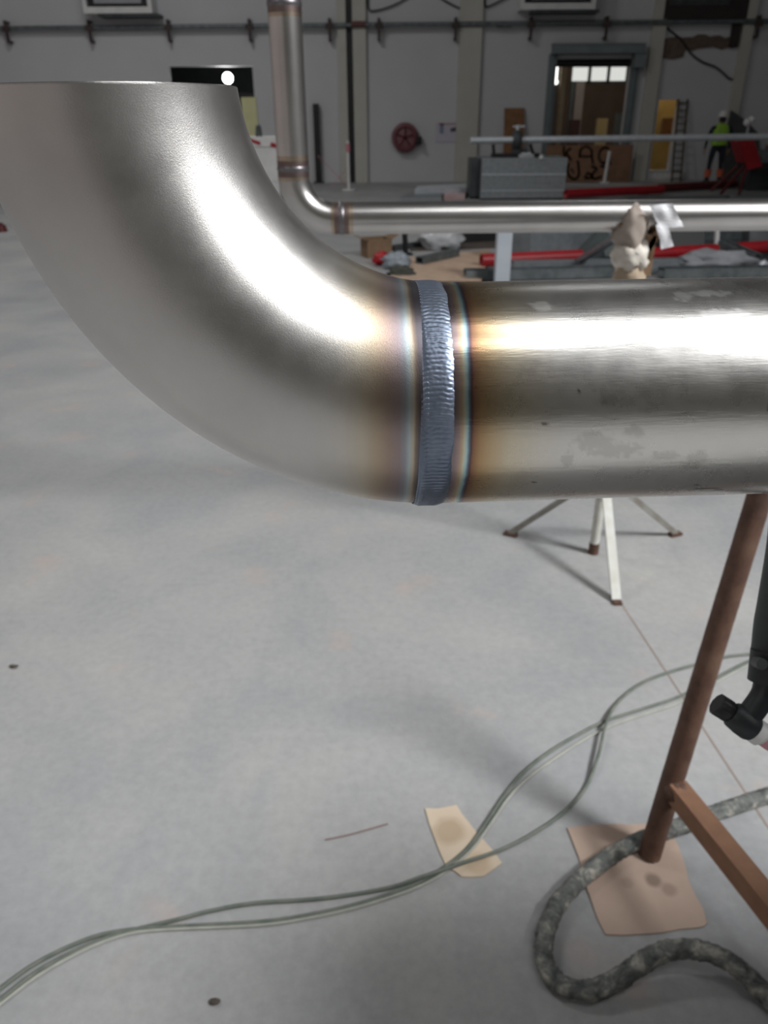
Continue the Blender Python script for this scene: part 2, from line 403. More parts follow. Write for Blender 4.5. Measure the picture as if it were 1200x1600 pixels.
# door surround: grey roller-shutter box, jambs, dark curtain roll and the little motor box
r = thing('roller_shutter', ((dx0 + dx1)/2, YW, 0), 'grey steel roller shutter rolled up over the wide lit doorway', 'shutter')
qx0 = P(864, 90, Y=YW).x; qx1 = P(996, 90, Y=YW).x; zt = P(900, 68, Y=YW - .2).z; zb = P(900, 84, Y=YW - .2).z
b = MB(); b.span((qx0 - .05, YW - .3, zb), (qx1 + .08, YW, zt)); b.span((qx0 - .07, YW - .32, zt - .03), (qx1 + .1, YW, zt)); b.span((qx0 - .07, YW - .31, zb), (qx1 + .1, YW, zb + .03)); b.build('shutter_box', M_FRAMEG, r)
for x in (dx0, dx1):
    s_ = -1 if x == dx0 else 1
    b = MB(); b.span((x - .02*s_, YW - .1, 0), (x + .17*s_, YW, zb)); b.span((x + .05*s_, YW - .14, 0), (x + .09*s_, YW - .1, zb)); b.build('guide_rail', M_FRAMEG, r)
b = MB(); b.cyl((dx0 + .02, YW + .12, dz1 - .085), (dx1 - .02, YW + .12, dz1 - .085), .08, n=18); b.span((dx0 + .01, YW + .1, dz1 - .17), (dx1 - .01, YW + .13, dz1 - .1)); b.build('shutter_curtain', M_BLACK, r)
mx0, mz1 = (P(992, 84, Y=YW - .2).x, P(1000, 80, Y=YW - .2).z); mx1 = P(1010, 84, Y=YW - .2).x; mz0 = P(1000, 104, Y=YW - .2).z
b = MB(); b.span((mx0, YW - .28, mz0), (mx1, YW, mz1)); b.span((mx0 - .02, YW - .29, mz0 - .02), (mx1 + .02, YW, mz0 + .02)); b.build('motor_box', M_FRAMEG, r)
# left opening: dark transom panel, cream jamb
r = thing('doorway_frame', (lx1, YW, 0), 'pale yellow door jamb under a black transom beside the open elbow', 'door frame')
jx = P(378, 170, Y=YW).x
b = MB(); b.span((jx, YW - .02, 0), (jx + .13, YW + .2, P(380, 152, Y=YW).z)); b.span((jx + .13, YW - .05, 0), (lx1 + .04, YW + .2, P(380, 152, Y=YW).z)); b.build('jamb', mat('lit_yellow_jamb', rgb(226, 224, 176), 0.6, c2=rgb(214, 212, 160), scale=3), r)
b = MB(); b.span((lx0, YW + .05, P(300, 152, Y=YW).z - .04), (lx1, YW + .2, P(300, 150, Y=YW).z + .06)); b.build('transom_bar', M_BLACK, r)
q = P(356, 122, Y=YW + .6)
r = thing('work_lamp', q, 'bright round white work lamp glowing in the dark opening', 'lamp')
b = MB(); b.ball(q, .13); b.build('globe', mat('lamp_glow', (1, 1, .97, 1), .4, emit=14.0), r)
b = MB(); b.cyl(q + Vector((0, 0, .1)), (q.x, q.y, 5.02), .015, n=8); b.cyl(q + Vector((0, 0, .1)), q + Vector((0, 0, .2)), .05, .03, n=12); b.build('cord', M_BLACK, r)
area('work_lamp_light', q + Vector((0, -.2, 0)), .2, .2, 12, (1, 1, .97), q + Vector((.3, -3, -.4)))

# ================================================================== FOREGROUND WELDED PIPE
E0 = Vector((0.026820, 0.345679, CAM_H - 0.117425)); YAW, TILT, LEAN = 0.05304, -0.000137, 0.009347
OD, RB, BA = 0.1016, 0.134419, 1.513
ax = Vector((math.cos(YAW)*math.cos(TILT), math.sin(YAW)*math.cos(TILT), math.sin(TILT)))
side = Vector((0, 0, 1)).cross(ax).normalized(); u0 = ax.cross(side); uu = u0*math.cos(LEAN) + side*math.sin(LEAN); ss = uu.cross(ax)
XW = -0.0074     # weld centre along the pipe
def sweep(centers, tangs, radii, n, rin=None, name='', mt=None, parent=None):
    """a tube through local centers (x,y,z frame ax,ss,uu); returns object with open inside"""
    k = len(centers); vs = []; fs = []; Yv = Vector((0, 1, 0))
    def ring(c, t, r):
        e1 = Yv.cross(t).normalized()
        for j in range(n):
            a = 2*PI*j/n; vs.append(c + e1*(r*math.cos(a)) + Yv*(r*math.sin(a)))
    for c, t, r in zip(centers, tangs, radii): ring(c, t, r)
    if rin:
        for c, t in reversed(list(zip(centers, tangs))): ring(c, t, rin)
        tot = 2*k
    else: tot = k
    for i in range(tot - 1 + (1 if rin else 0)):
        i2 = (i + 1) % tot
        for j in range(n): fs.append((i*n + j, i2*n + j, i2*n + (j + 1) % n, i*n + (j + 1) % n))
    me = bpy.data.meshes.new(name); me.from_pydata([tuple(v) for v in vs], [], fs); me.update()
    me.polygons.foreach_set('use_smooth', [True]*len(fs)); me.materials.append(mt)
    if rin:   # crisp rim
        at = me.attributes.new('sharp_edge', 'BOOLEAN', 'EDGE')
        for e in me.edges:
            a, b_ = sorted(x//n for x in e.vertices)
            if a == b_ and a in (0, k - 1, k, 2*k - 1): at.data[e.index].value = True
    o = bpy.data.objects.new(name, me); COL.objects.link(o); o.parent = parent
    return o
W1 = (1, 1, 1, 1)
def sc4(c, f=1.0): return (c[0]*f, c[1]*f, c[2]*f, 1)
# heat tint left of the weld (elbow), mm
ST_EL = [(0, (.30, .33, .40, 1)), (7.2, (.26, .24, .27, 1)), (8.4, (.45, .36, .30, 1)), (9.6, (.92, .84, .70, 1)), (11.2, (.80, .95, 1.0, 1)), (13.0, (.58, .60, .68, 1)),
         (15.5, (.58, .48, .50, 1)), (20, (.66, .52, .45, 1)), (25, (.82, .68, .52, 1)), (31, (.96, .88, .74, 1)), (40, (1, .98, .94, 1)), (52, W1)]
ST_PI = [(0, (.30, .33, .40, 1)), (7.0, (.36, .30, .33, 1)), (8.8, (.55, .42, .42, 1)), (10.2, (.80, .62, .44, 1)), (11.4, (.95, .95, .78, 1)), (12.4, (.62, .92, 1.0, 1)), (13.4, (.22, .30, .40, 1)),
         (14.2, (.20, .12, .13, 1)), (15.2, (.44, .24, .16, 1)), (18, (.66, .44, .25, 1)), (23, (.82, .64, .42, 1)), (31, (.94, .86, .70, 1)), (44, (1, .97, .92, 1)), (56, W1)]
B1, B2 = rgb(200, 197, 194), rgb(212, 209, 206)
M_ELBOW = steel_mat('satin_stainless_elbow', -1, 0.34, 2000, ST_EL, B1, B2)
M_PIPE = steel_mat('stainless_pipe', 1, 0.28, 500, ST_PI, rgb(220, 217, 212), rgb(230, 228, 224), line=True, stain=True)
E = E0 + ax*XW        # object origin = weld centre; local frame ax, ss, uu
SPOOL = thing('welded_pipe', E, 'large brushed stainless steel pipe with welded upturned elbow in the foreground', 'pipe')
SPOOL.rotation_euler = Matrix((ax, ss, uu)).transposed().to_euler()
# elbow
cs, ts = [], []
NA = 112
A0 = math.asin(-XW/RB)
for i in range(NA + 1):
    a = A0 + (BA - A0)*i/NA
    q_ = max(0.0, (i - (NA - 18))/18.0); at_ = a + 0.0523*q_*q_*(3 - 2*q_)
    if i == 0: at_ = 0.0
    cs.append(Vector((-XW - RB*math.sin(a), 0, RB - RB*math.cos(a)))); ts.append(Vector((math.cos(at_), 0, -math.sin(at_))))
# first center at the weld, then the bend start
rr_ = [OD/2]*len(cs)
# tiny bevel at the open rim
c_end, t_end = cs[-1], ts[-1]
EL = sweep(cs, ts, rr_, 128, OD/2 - .0022, 'elbow', M_ELBOW, SPOOL)
b = MB(); n_ = 128
e1 = Vector((0, 1, 0)).cross(t_end).normalized(); vs = []
for (r_, h_) in ((OD/2 - .0022, -.0002), (OD/2 - .0021, .0003), (OD/2 - .0004, .0003), (OD/2 + .00005, -.0003)):
    for j_ in range(n_):
        a = 2*PI*j_/n_; vs.append(c_end - t_end*h_ + e1*(r_*math.cos(a)) + Vector((0, r_*math.sin(a), 0)))
me = bpy.data.meshes.new('rim'); me.from_pydata([tuple(v) for v in vs], [], [(i*n_ + j_, i*n_ + (j_ + 1) % n_, (i + 1)*n_ + (j_ + 1) % n_, (i + 1)*n_ + j_) for i in range(3) for j_ in range(n_)])
me.materials.append(mat('machined_rim', rgb(225, 222, 216), .22, 1.0, c2=rgb(235, 232, 228), scale=60)); me.update()
o = bpy.data.objects.new('rim', me); COL.objects.link(o); o.parent = SPOOL; o['label'] = 'bright machined rim of the open end'
# straight pipe
PL = 1.9
xs_ = [0.0] + [0.0005*k for k in range(1, 8)] + [0.004 + 0.0011*k for k in range(0, 200)] + [0.26, .4, .7, 1.2, PL]
PIPE = sweep([Vector((x, 0, 0)) for x in xs_], [Vector((1, 0, 0))]*len(xs_), [OD/2]*len(xs_), 288, OD/2 - .0022, 'straight_pipe', M_PIPE, SPOOL)
# stains: dirty grey prints, pale smears, pits — placed by pipe coordinates (mm along, mm round from the facing line)
def blob(x, y, cx, cy, rx, ry, seed):
    d = math.hypot((x - cx)/rx, (y - cy)/ry); d += .55*noise.noise(Vector((x*.35 + seed, y*.35, seed))) + .25*noise.noise(Vector((x*1.1, y*1.1, seed)))
    return max(0., min(1., (1.0 - d)*3))
me = PIPE.data; nv = len(me.vertices); co = np.empty(nv*3); me.vertices.foreach_get('co', co); co = co.reshape(-1, 3)
sa = np.zeros(nv, dtype=np.float32); sm = np.zeros(nv, dtype=np.float32)
view = (Vector((0, 0, CAM_H)) - E); vdir = Vector((view.dot(ax), view.dot(ss), view.dot(uu)))
a0 = math.atan2(vdir.z, vdir.y)     # angle of the line that faces the lens
STN = [(66, -21, 9, 5, 1), (76, -26, 13, 4, 2), (112, -33, 6, 6, 3), (98, -29, 6, 3, 4), (56, -30, 3, 5, 5), (70, -4, 5, 2.5, 6), (82, -17, 5, 3, 7)]
SMR = [(108, 46, 5, 4, 11), (122, 33, 12, 3.5, 12), (120, 47, 12, 3, 13), (46, 40, 5, 4, 14)]
PIT = [(44, -13, 1.6, .7, 21), (154, -41, 1.6, .7, 22), (44, -44, 1.2, .4, 23), (126, -55, 7, .8, 24), (132, -57, 3, .7, 25), (58, 0, .7, .7, 26), (138, -8, .7, 1.6, 27), (64, 0.5, .7, .6, 28), (118, -51, 3, .6, 29)]
for i in range(nv):
    x, y, z = co[i]
    if x > .26 or math.hypot(y, z) < OD/2 - .001: continue
    th = (math.atan2(z, y) - a0 + PI) % (2*PI) - PI
    # facing side is y<0: local angle grows towards the top when seen from the lens
    h = -th*OD/2*1000; X = x*1000
    if abs(h) > 80: continue
    v = 0.0
    for (cx, cy, rx, ry, sd) in STN:
        if abs(X - cx) < rx*1.8 and abs(h - cy) < ry*1.8: v = max(v, .24*blob(X, h, cx, cy, rx, ry, sd))
    for (cx, cy, rx, ry, sd) in PIT:
        if abs(X - cx) < rx*2 and abs(h - cy) < ry*2: v = max(v, blob(X, h, cx, cy, rx, ry, sd))
    sa[i] = v
    v = 0.0
    for (cx, cy, rx, ry, sd) in SMR:
        if abs(X - cx) < rx*1.8 and abs(h - cy) < ry*1.8: v = max(v, .26*blob(X, h, cx, cy, rx, ry, sd))
    sm[i] = v
for nm, arr in (('stain', sa), ('smear', sm)):
    a_ = me.attributes.new(nm, 'FLOAT', 'POINT'); a_.data.foreach_set('value', arr)
# weld bead with its ripples
NR, NX = 900, 40
HWL, HWR = .0072, .0070
vs = []; fs = []
for i in range(NR):
    a = 2*PI*i/NR; s_mm = a*OD/2*1000
    wl = HWL + .0006*noise.noise(Vector((s_mm*.05, 0, 3))); wr_ = HWR + .0008*noise.noise(Vector((s_mm*.09, 4, 3))) + .0003*noise.noise(Vector((s_mm*.5, 4, 3)))
    for k in range(NX + 1):
        t = k/NX*2 - 1; x = t*(wl if t < 0 else wr_)
        crown = .0011*(1 - abs(t)**3.2) - .0001
        amp = .00016*(1 - t**4)*(0.55 + .9*noise.noise(Vector((s_mm*.08, t*1.5, 9.))))
        ph = s_mm + 1.1*(1 - t*t) + .5*noise.noise(Vector((s_mm*.3, t*2.5, 1.)))
        rip = max(0., amp)*(abs(math.sin(ph*PI/2.1)) - .5)*2
        rip += .00010*noise.noise(Vector((s_mm*1.3, t*5, 5.)))
        if -.66 < t < -.50: rip += .00028*max(0, math.sin(ph*2*PI/2.1))*(1 if noise.noise(Vector((s_mm*.05, 0, 77.))) > -.1 else .2)
        if -.90 < t < -.80: rip -= .00022
        r = OD/2 + crown + rip
        vs.append((x, r*math.cos(a), r*math.sin(a)))
W_ = NX + 1
for i in range(NR):
    for k in range(NX): fs.append((i*W_ + k, ((i + 1) % NR)*W_ + k, ((i + 1) % NR)*W_ + k + 1, i*W_ + k + 1))
me = bpy.data.meshes.new('weld_bead'); me.from_pydata(vs, [], fs); me.polygons.foreach_set('use_smooth', [True]*len(fs)); me.update()
me.materials.append(mat('blue_grey_weld', rgb(112, 122, 140), .40, .85, c2=rgb(138, 148, 164), scale=90, amt=.9))
o = bpy.data.objects.new('weld_bead', me); COL.objects.link(o); o.parent = SPOOL; o['label'] = 'rippled blue-grey weld bead joining elbow and pipe'

# ================================================================== PIPE RUN BEHIND (second spool)
OD2 = 0.1000; R2 = OD2*1.27; D2 = 2.70
pc = P(534, 341, Y=D2)      # weld between elbow and horizontal run
ST2A = [(0, (.34, .30, .32, 1)), (9, (.40, .34, .34, 1)), (12, (.58, .46, .38, 1)), (18, (.86, .74, .58, 1)), (30, W1), (55, W1)]
M_P2 = mat('stainless_run', rgb(196, 193, 190), .30, 1.0, c2=rgb(208, 205, 202), scale=8)
YAW2 = .02
ax2 = Vector((math.cos(YAW2), math.sin(YAW2), 0))
RUN = thing('pipe_run', (pc.x, pc.y, 0), 'thinner stainless pipe run with a vertical riser behind the foreground pipe', 'pipe')
M_TINT2 = mat('heat_tinted_steel', rgb(120, 106, 104), .46, 1.0, c2=rgb(134, 116, 108), scale=20)
M_GOLD2 = mat('straw_tinted_steel', rgb(182, 164, 144), .34, 1.0, c2=rgb(194, 178, 160), scale=20)
hw = .024
b = MB(); b.cyl(pc + ax2*hw, pc + ax2*2.6, OD2/2, n=64); b.build('horizontal_pipe', M_P2, RUN)
cc = pc - ax2*hw + Vector((0, 0, R2))
pts = [cc - Vector((0, 0, R2))*math.cos(a) - ax2*(R2*math.sin(a)) for a in [PI/2*i/40 for i in range(41)]]
b = MB(); b.tube(pts, OD2/2, 64); b.build('elbow', M_P2, RUN)
top = pts[-1]
def bands(c0, d, parent):
    """a weld: two tinted collars and a slightly raised bead"""
    b = MB(); b.cyl(c0 - d*hw, c0 + d*hw, OD2/2 + .0002, n=64); wl_ = b.build('weld_band', M_TINT2, parent); wl_['label'] = 'purple-brown heat tinted weld band'
    prof = [(OD2/2, -.008), (OD2/2 + .0015, -.005), (OD2/2 + .002, 0), (OD2/2 + .0015, .005), (OD2/2, .008)]
    b = MB(); b.lathe(prof, c0, d, 64); b.build('bead', mat('grey_bead', rgb(116, 114, 118), .4, .9, c2=rgb(136, 132, 134), scale=60), wl_)
    b = MB(); b.cyl(c0 + d*hw, c0 + d*(hw + .014), OD2/2 + .0002, n=64); b.cyl(c0 - d*hw, c0 - d*(hw + .010), OD2/2 + .0002, n=64); b.build('straw_ring', M_GOLD2, wl_)
bands(pc, ax2, RUN)
zv = Vector((0, 0, 1)); w2 = top + zv*hw
bands(w2, zv, RUN)
w3z = P(461, 6, Y=w2.y).z; w3 = Vector((w2.x, w2.y, w3z))
b = MB(); b.cyl(w2 + zv*hw, w3 - zv*hw, OD2/2, n=64); b.build('riser_pipe', M_P2, RUN)
bands(w3, zv, RUN)
b = MB(); b.cyl(w3 + zv*hw, w3 + zv*.5, OD2/2, n=64); b.build('upper_pipe', M_P2, RUN)

# ------------------------------------------------------------------ white stand under the run (folding legs, wrapped head)
HX = P(1000, 338, Y=pc.y + .01)
sx, sy = HX.x, HX.y
ST = thing('pipe_stand', (sx, sy, 0), 'white painted tripod pipe stand with a paper wrapped head under the thinner pipe run', 'pipe stand')
hb = pc.z - OD2/2
b = MB(); b.cyl((sx, sy, .03), (sx, sy, hb - .05), .019, n=18); b.build('post', M_WHITEP, ST)
b = MB(); b.cyl((sx, sy, .0), (sx, sy, .05), .0205, n=18); b.build('rusty_tip', M_RUST, ST)
feet = [P(796, 836, Z=0), P(1056, 836, Z=0), P(963, 941, Z=0)]
hub = Vector((sx, sy, .34))
b = MB(); b.cyl((sx, sy, .26), (sx, sy, .40), .027, n=18); b.build('hub', M_WHITEP, ST)
for i, f in enumerate(feet):
    d = (f - Vector((sx, sy, 0))).normalized()
    b = MB(); b.bar(hub + d*.02, f + Vector((0, 0, .008)) - d*.004, .034, .012, (0, 0, 1)) if i == 2 else b.bar(hub + d*.02, f + Vector((0, 0, .008)), .014, .022, (0, 0, 1))
    lg = b.build('leg', M_WHITEP if i == 2 else mat('grey_leg_paint', rgb(146, 146, 140), .55, c2=rgb(126, 120, 110), scale=20), ST)
    b = MB(); b.box(f + Vector((0, 0, .006)) - d*.005, (.055, .03, .012), Matrix.Rotation(math.atan2(d.y, d.x), 3, 'Z')); b.build('foot', M_RUST, lg)
# head: plywood block + paper wrap + tape
b = MB(); b.box((sx, sy, hb - .07), (.10, .09, .13)); b.box((sx - .045, sy, hb - .01), (.02, .09, .10), Matrix.Rotation(-.5, 3, 'Y')); b.box((sx + .05, sy, hb - .01), (.02, .09, .10), Matrix.Rotation(.5, 3, 'Y')); hd = b.build('head', M_CARDD, ST)
def crum(q, s=3.0, a=.22, sd=0): return 1 + a*noise.noise(q*s + Vector((sd, 0, 0))) + .10*noise.noise(q*s*3)
Zc = Vector((sx, sy, pc.z))
b = MB(); b.ball((sx - .03, sy - .012, pc.z - .045), (.055, .064, .085), 26, 16, lambda q: crum(q, 2.2, .3, 3)); b.build('brown_paper', mat('grey_brown_paper', rgb(152, 140, 130), .8, c2=rgb(168, 156, 146), scale=20, bump=.3, bscale=60), ST)
b = MB(); b.ball((sx - .018, sy - .02, hb - .075), (.058, .066, .065), 26, 16, lambda q: crum(q, 2.6, .35, 8)); b.build('white_paper', mat('white_paper', rgb(222, 216, 206), .7, c2=rgb(202, 194, 182), scale=20, bump=.3, bscale=60), ST)
b = MB(); b.ball((sx - .015, sy - .02, hb - .15), (.05, .06, .06), 24, 14, lambda q: crum(q, 2.6, .3, 15)); b.build('paper_collar', mat('tan_paper', rgb(150, 132, 112), .8, c2=rgb(176, 158, 136), scale=14, bump=.3, bscale=60), ST)
b = MB(); b.sheet((sx + .0, sy - .066, pc.z + .04), (sx + .075, sy - .06, pc.z + .045), (sx + .045, sy - .066, pc.z - .03), 10, 8, .014, 30, .002, 3, (0, -1, 0)); b.sheet((sx + .03, sy - .068, pc.z - .02), (sx + .066, sy - .064, pc.z - .01), (sx + .062, sy - .066, pc.z - .095), 5, 10, .012, 30, .002, 5, (0, -1, 0))
b.build('plastic_strip', mat('white_tape', rgb(228, 228, 230), .35, c2=rgb(208, 208, 212), scale=20), ST)

# ================================================================== RUSTY TRESTLE (right foreground)
f0 = P(1014, 1338, Z=0); t0 = P(1186, 778, D=1.66)
d0 = (t0 - f0).normalized(); LL = (t0 - f0).length + .05; ltop = f0 + d0*LL
TR = thing('rusty_trestle', f0, 'rust brown tubular steel trestle leg with angle iron brace at right', 'trestle')
b = MB()
npt = 60; pts = [f0 + d0*(LL*i/npt) + Vector((0, 0, .004)) for i in range(npt + 1)]
b.tube(pts, lambda i, t: .0262*(1 + .02*noise.noise(Vector((i*.7, t, 2.)))), 28); b.build('leg', M_RUST, TR)
zs = .19; S = f0 + d0*(zs/d0.z); Eb = P(1196, 1408, Z=zs); bd = (Eb - S).normalized(); Lb = .80
Ee = S + bd*Lb
b = MB(); x_ = zv.cross(bd).normalized()   # x_ points to the left looking along bd
b.bar(S + bd*.02 - x_*.020, Ee - x_*.020, .005, .050, (0, 0, 1)); b.bar(S + bd*.02 + zv*.0215 + x_*.002, Ee + zv*.0215 + x_*.002, .040, .005, (0, 0, 1)); b.build('angle_brace', mat('rusty_angle', rgb(152, 114, 88), .6, .1, c2=rgb(124, 92, 74), scale=24, amt=1.0, bump=.2, bscale=120), TR)  # rust colour lightened in place of light on the brace's left face
b = MB(); b.ball(S + bd*.024, (.03, .03, .028), 16, 10, lambda q: crum(q, 3, .25, 2)); b.build('weld_lump', M_RUST, TR)
b = MB(); b.tube([Vector((Ee.x + .012, Ee.y - .012, .004 + .30*i/8)) for i in range(9)], .0262, 20); b.build('foot_post', M_RUST, TR)

# cabinet added out of frame to shade the floor; also carries the pipe
sp_ = E + ax*1.5; psz = sp_.z - OD/2; ct = psz - .07
TC = thing('shade_cabinet', (1.47, .2, 0), 'added grey steel cabinet beyond the right edge, shading the floor and carrying the big pipe', 'cabinet')
b = MB(); b.span((1.08, -.45, .12), (1.83, .76, ct - .03)); b.build('body', M_DKGREY, TC)
b = MB(); b.span((1.06, -.47, ct - .03), (1.85, .78, ct)); b.build('worktop', M_GALVD, TC)
for k in range(4):
    b = MB(); z0_ = .16 + k*.28; b.span((1.065, -.41, z0_), (1.08, .72, z0_ + .26)); dr = b.build('drawer', M_FRAMEG, TC)
    b = MB(); b.span((1.045, .0, z0_ + .19), (1.065, .32, z0_ + .215)); b.build('handle', M_GALV, dr)
for x, y in ((1.18, -.35), (1.18, .66), (1.73, -.35), (1.73, .66)):
    b = MB(); b.cyl((x - .02, y, .06), (x + .02, y, .06), .06, n=18); b.span((x - .03, y - .03, .07), (x + .03, y + .03, .13)); b.build('caster', M_RUBBER, TC)
b = MB(); y_ = sp_.y
for s_ in (-1, 1): b.prism([(1.42, y_ + s_*.01, ct), (1.42, y_ + s_*.10, ct), (1.42, y_ + s_*.10, psz + .045), (1.42, y_ + s_*.048, psz + .035), (1.42, y_ + s_*.01, psz - .004)], (.1, 0, 0))
b.build('cradle', M_GALVD, TC)

# ------------------------------------------------------------------ TIG torch
Dt = .62
def T(px, py, d=Dt): return P(px, py, D=d)
TG = thing('welding_torch', T(1200, 1090), 'black gas welding torch with a pink ceramic cup hanging at the right edge', 'torch')
hpts = [T(1232, 700, .565), T(1226, 780, .58), T(1221, 860, .595), T(1212, 940, .61), T(1205, 1000, .62), T(1201, 1045, .62), T(1199, 1062, .62)]
hs = spline(hpts, 8); nh = len(hs)
def hr(i, t):
    u_ = i/nh
    return .0085 + .0058*min(1, max(0, (u_ - .12)*2.2)) - (.0035 if u_ > .97 else 0)
b = MB(); b.tube(hs, hr, 24); b.build('handle', mat('dark_grey_grip', rgb(58, 62, 63), .55, c2=rgb(66, 70, 71), scale=30, bump=.1, bscale=500), TG)
q = T(1191, 1038, .604); b = MB(); b.cyl(q, q + _fw*.01, .0046, n=20); b.build('button', mat('grey_button', rgb(74, 76, 76), .5, c2=rgb(80, 82, 82), scale=30), TG)
k0 = T(1206, 1018, .618); k1 = T(1199, 1066, .62); b = MB(); b.cyl(k0, k1, .0158, .0150, n=24); b.build('button_collar', M_RUBBER, TG)
b = MB(); b.tube(spline([T(1199, 1060), T(1193, 1085), T(1178, 1108), T(1160, 1130)], 8), .0097, 20); b.build('neck', M_RUBBER, TG)
ha, hb_ = T(1141, 1113), T(1177, 1139); hd_ = (hb_ - ha).normalized()
b = MB(); b.tube([ha, ha + hd_*.003, ha.lerp(hb_, .5), hb_ - hd_*.003, hb_], lambda i, t: (.0085, .0108, .0118, .0118, .0105)[i], 24); b.build('torch_head', M_RUBBER, TG)
ca = T(1119, 1099)
b = MB(); b.tube([ca, ca + hd_*.001, ca.lerp(ha, .8), ha], lambda i, t: ((.0078, .0092, .0092, .0075)[i])*(1 + .03*math.cos(t*10)), 40); b.build('back_cap', M_BLACK, TG)
wa_, wb_ = hb_ - hd_*.001, T(1188, 1147); b = MB(); b.cyl(wa_, wb_, .0104, n=28); b.cyl(wb_, wb_ + hd_*.003, .0104, .008, n=28); b.build('insulator', mat('white_insulator', rgb(226, 226, 224), .4, c2=rgb(218, 218, 216), scale=40), TG)
pe = T(1232, 1180); b = MB(); b.lathe([(.0068, 0), (.0078, .002), (.0078, .010), (.0066, .022), (.0060, (pe - wb_).length), (.0045, (pe - wb_).length), (.0045, .01)], wb_, hd_, 28); b.build('ceramic_cup', mat('pink_alumina', rgb(206, 146, 156), .5, c2=rgb(214, 156, 164), scale=40), TG)
# torch hose, looped over the pipe outside the frame
hx = .40
def onpipe(a, r): return E + ax*hx + ss*(math.cos(a)*r) + uu*(math.sin(a)*r)
rp = OD/2 + .0105
loop = [hs[0], hs[0].lerp(onpipe(.1, rp + .01), .5) + Vector((0, .03, .02)), onpipe(.25, rp), onpipe(.9, rp), onpipe(1.57, rp), onpipe(2.2, rp), onpipe(2.9, rp)]
dn = onpipe(3.1, rp + .004)
loop += [dn + Vector((.01, -.005, -.12)), dn + Vector((.09, .0, -.5)), dn + Vector((.25, .05, -1.0)), Vector((dn.x + .45, dn.y + .1, .012)), Vector((dn.x + 1.0, dn.y + .3, .012))]
b = MB(); b.tube(spline(loop, 10), .0088, 14); b.build('torch_hose', M_RUBBER, TG)

# ================================================================== FLOOR ITEMS NEAR
def floor_path(px, r, lift=None):
    out = []
    for i, (x, y) in enumerate(px):
        z = r + (lift[i] if lift else 0); out.append(P(x, y, Z=z))
    return out
A = [(-700, 1640), (-350, 1650), (-60, 1592), (0, 1545), (60, 1503), (130, 1470), (180, 1456), (250, 1449), (400, 1441), (480, 1430), (560, 1412), (640, 1385), (690, 1358), (730, 1326), (760, 1285), (790, 1240), (820, 1205), (860, 1174), (900, 1150), (945, 1127), (1000, 1109), (1060, 1089), (1110, 1064), (1175, 1031), (1260, 1000)]
B = [(-700, 1655), (-350, 1665), (-60, 1606), (0, 1562), (60, 1517), (130, 1480), (190, 1458), (280, 1436), (330, 1423), (400, 1411), (500, 1404), (600, 1389), (660, 1370), (720, 1349), (780, 1329), (830, 1304), (880, 1270), (915, 1230), (935, 1180), (947, 1130), (965, 1097), (1000, 1069), (1040, 1052), (1085, 1039), (1130, 1027), (1180, 1021), (1260, 1013)]
C_ = [(-700, 1668), (-350, 1678), (-60, 1612), (0, 1569), (60, 1524), (130, 1485), (190, 1462), (250, 1453), (400, 1446), (480, 1435), (560, 1417), (640, 1391), (690, 1366), (732, 1333), (764, 1291), (795, 1246), (828, 1213), (868, 1184), (905, 1160), (947, 1137), (1000, 1118), (1060, 1098), (1110, 1070), (1178, 1036), (1262, 1006)]
RC = .0047
b = MB(); b.tube(spline(floor_path(A, RC), 8), RC, 10); tag(b.build('gas_hose', M_CABLE), 'thin grey-green hose snaking over the floor, the one bowing left of the loop', 'hose')
b = MB(); b.tube(spline(floor_path(B, RC, [.0]*12 + [.011]*2 + [0]*4 + [.012]*2 + [0]*7), 8), RC, 10); tag(b.build('gas_hose', M_CABLE), 'thin grey-green hose on the floor, the one bowing right of the loop', 'hose')
b = MB(); b.tube(spline(floor_path(C_, .0036), 8), .0036, 10); tag(b.build('power_cable', mat('pale_grey_cable', rgb(150, 152, 144), .55, c2=rgb(166, 166, 156), scale=30)), 'thinnest pale grey cable lying along the two floor hoses', 'cable')
# thick dirty hose
H = [(1320, 1200), (1260, 1222), (1200, 1243), (1130, 1266), (1060, 1292), (1010, 1309), (960, 1334), (910, 1371), (871, 1415), (851, 1465), (853, 1508), (876, 1538), (920, 1548), (965, 1530), (1010, 1500), (1050, 1484), (1090, 1484), (1135, 1500), (1175, 1532), (1215, 1575), (1260, 1640)]
RH = .0195
lift = [0]*12 + [.002, .014, .034, .045, .045, .034, .016, .004, 0]
hp = spline(floor_path(H, RH, lift), 16)
b = MB()
b.tube(hp, lambda i, t: RH*(1 + .16*noise.noise(Vector((i*.28, math.cos(t)*1.6, math.sin(t)*1.6))) + .15*noise.noise(Vector((i*.8, math.cos(t)*3, math.sin(t)*3 + 7)))), 26)
def hose_mat():
    m = bpy.data.materials.new('dusty_braided_sleeve'); m.use_nodes = True; N = m.node_tree.nodes; L = m.node_tree.links; b = N['Principled BSDF']; b.inputs['Roughness'].default_value = .85
    tc = N.new('ShaderNodeTexCoord'); n = N.new('ShaderNodeTexNoise'); n.inputs['Scale'].default_value = 26; n.inputs['Detail'].default_value = 8; n.inputs['Roughness'].default_value = .7; n.inputs['Distortion'].default_value = .6
    L.new(tc.outputs['Object'], n.inputs['Vector'])
    r = N.new('ShaderNodeValToRGB'); e = r.color_ramp.elements; e[0].position = .34; e[0].color = rgb(62, 66, 64); e[1].position = .66; e[1].color = rgb(178, 172, 160); x = e.new(.52); x.color = rgb(112, 114, 110)
    L.new(n.outputs['Fac'], r.inputs[0]); L.new(r.outputs[0], b.inputs['Base Color'])
    bp = N.new('ShaderNodeBump'); bp.inputs['Strength'].default_value = .7; bp.inputs['Distance'].default_value = .006; L.new(n.outputs['Fac'], bp.inputs['Height']); L.new(bp.outputs[0], b.inputs['Normal'])
    return m
M_HOSE = hose_mat()
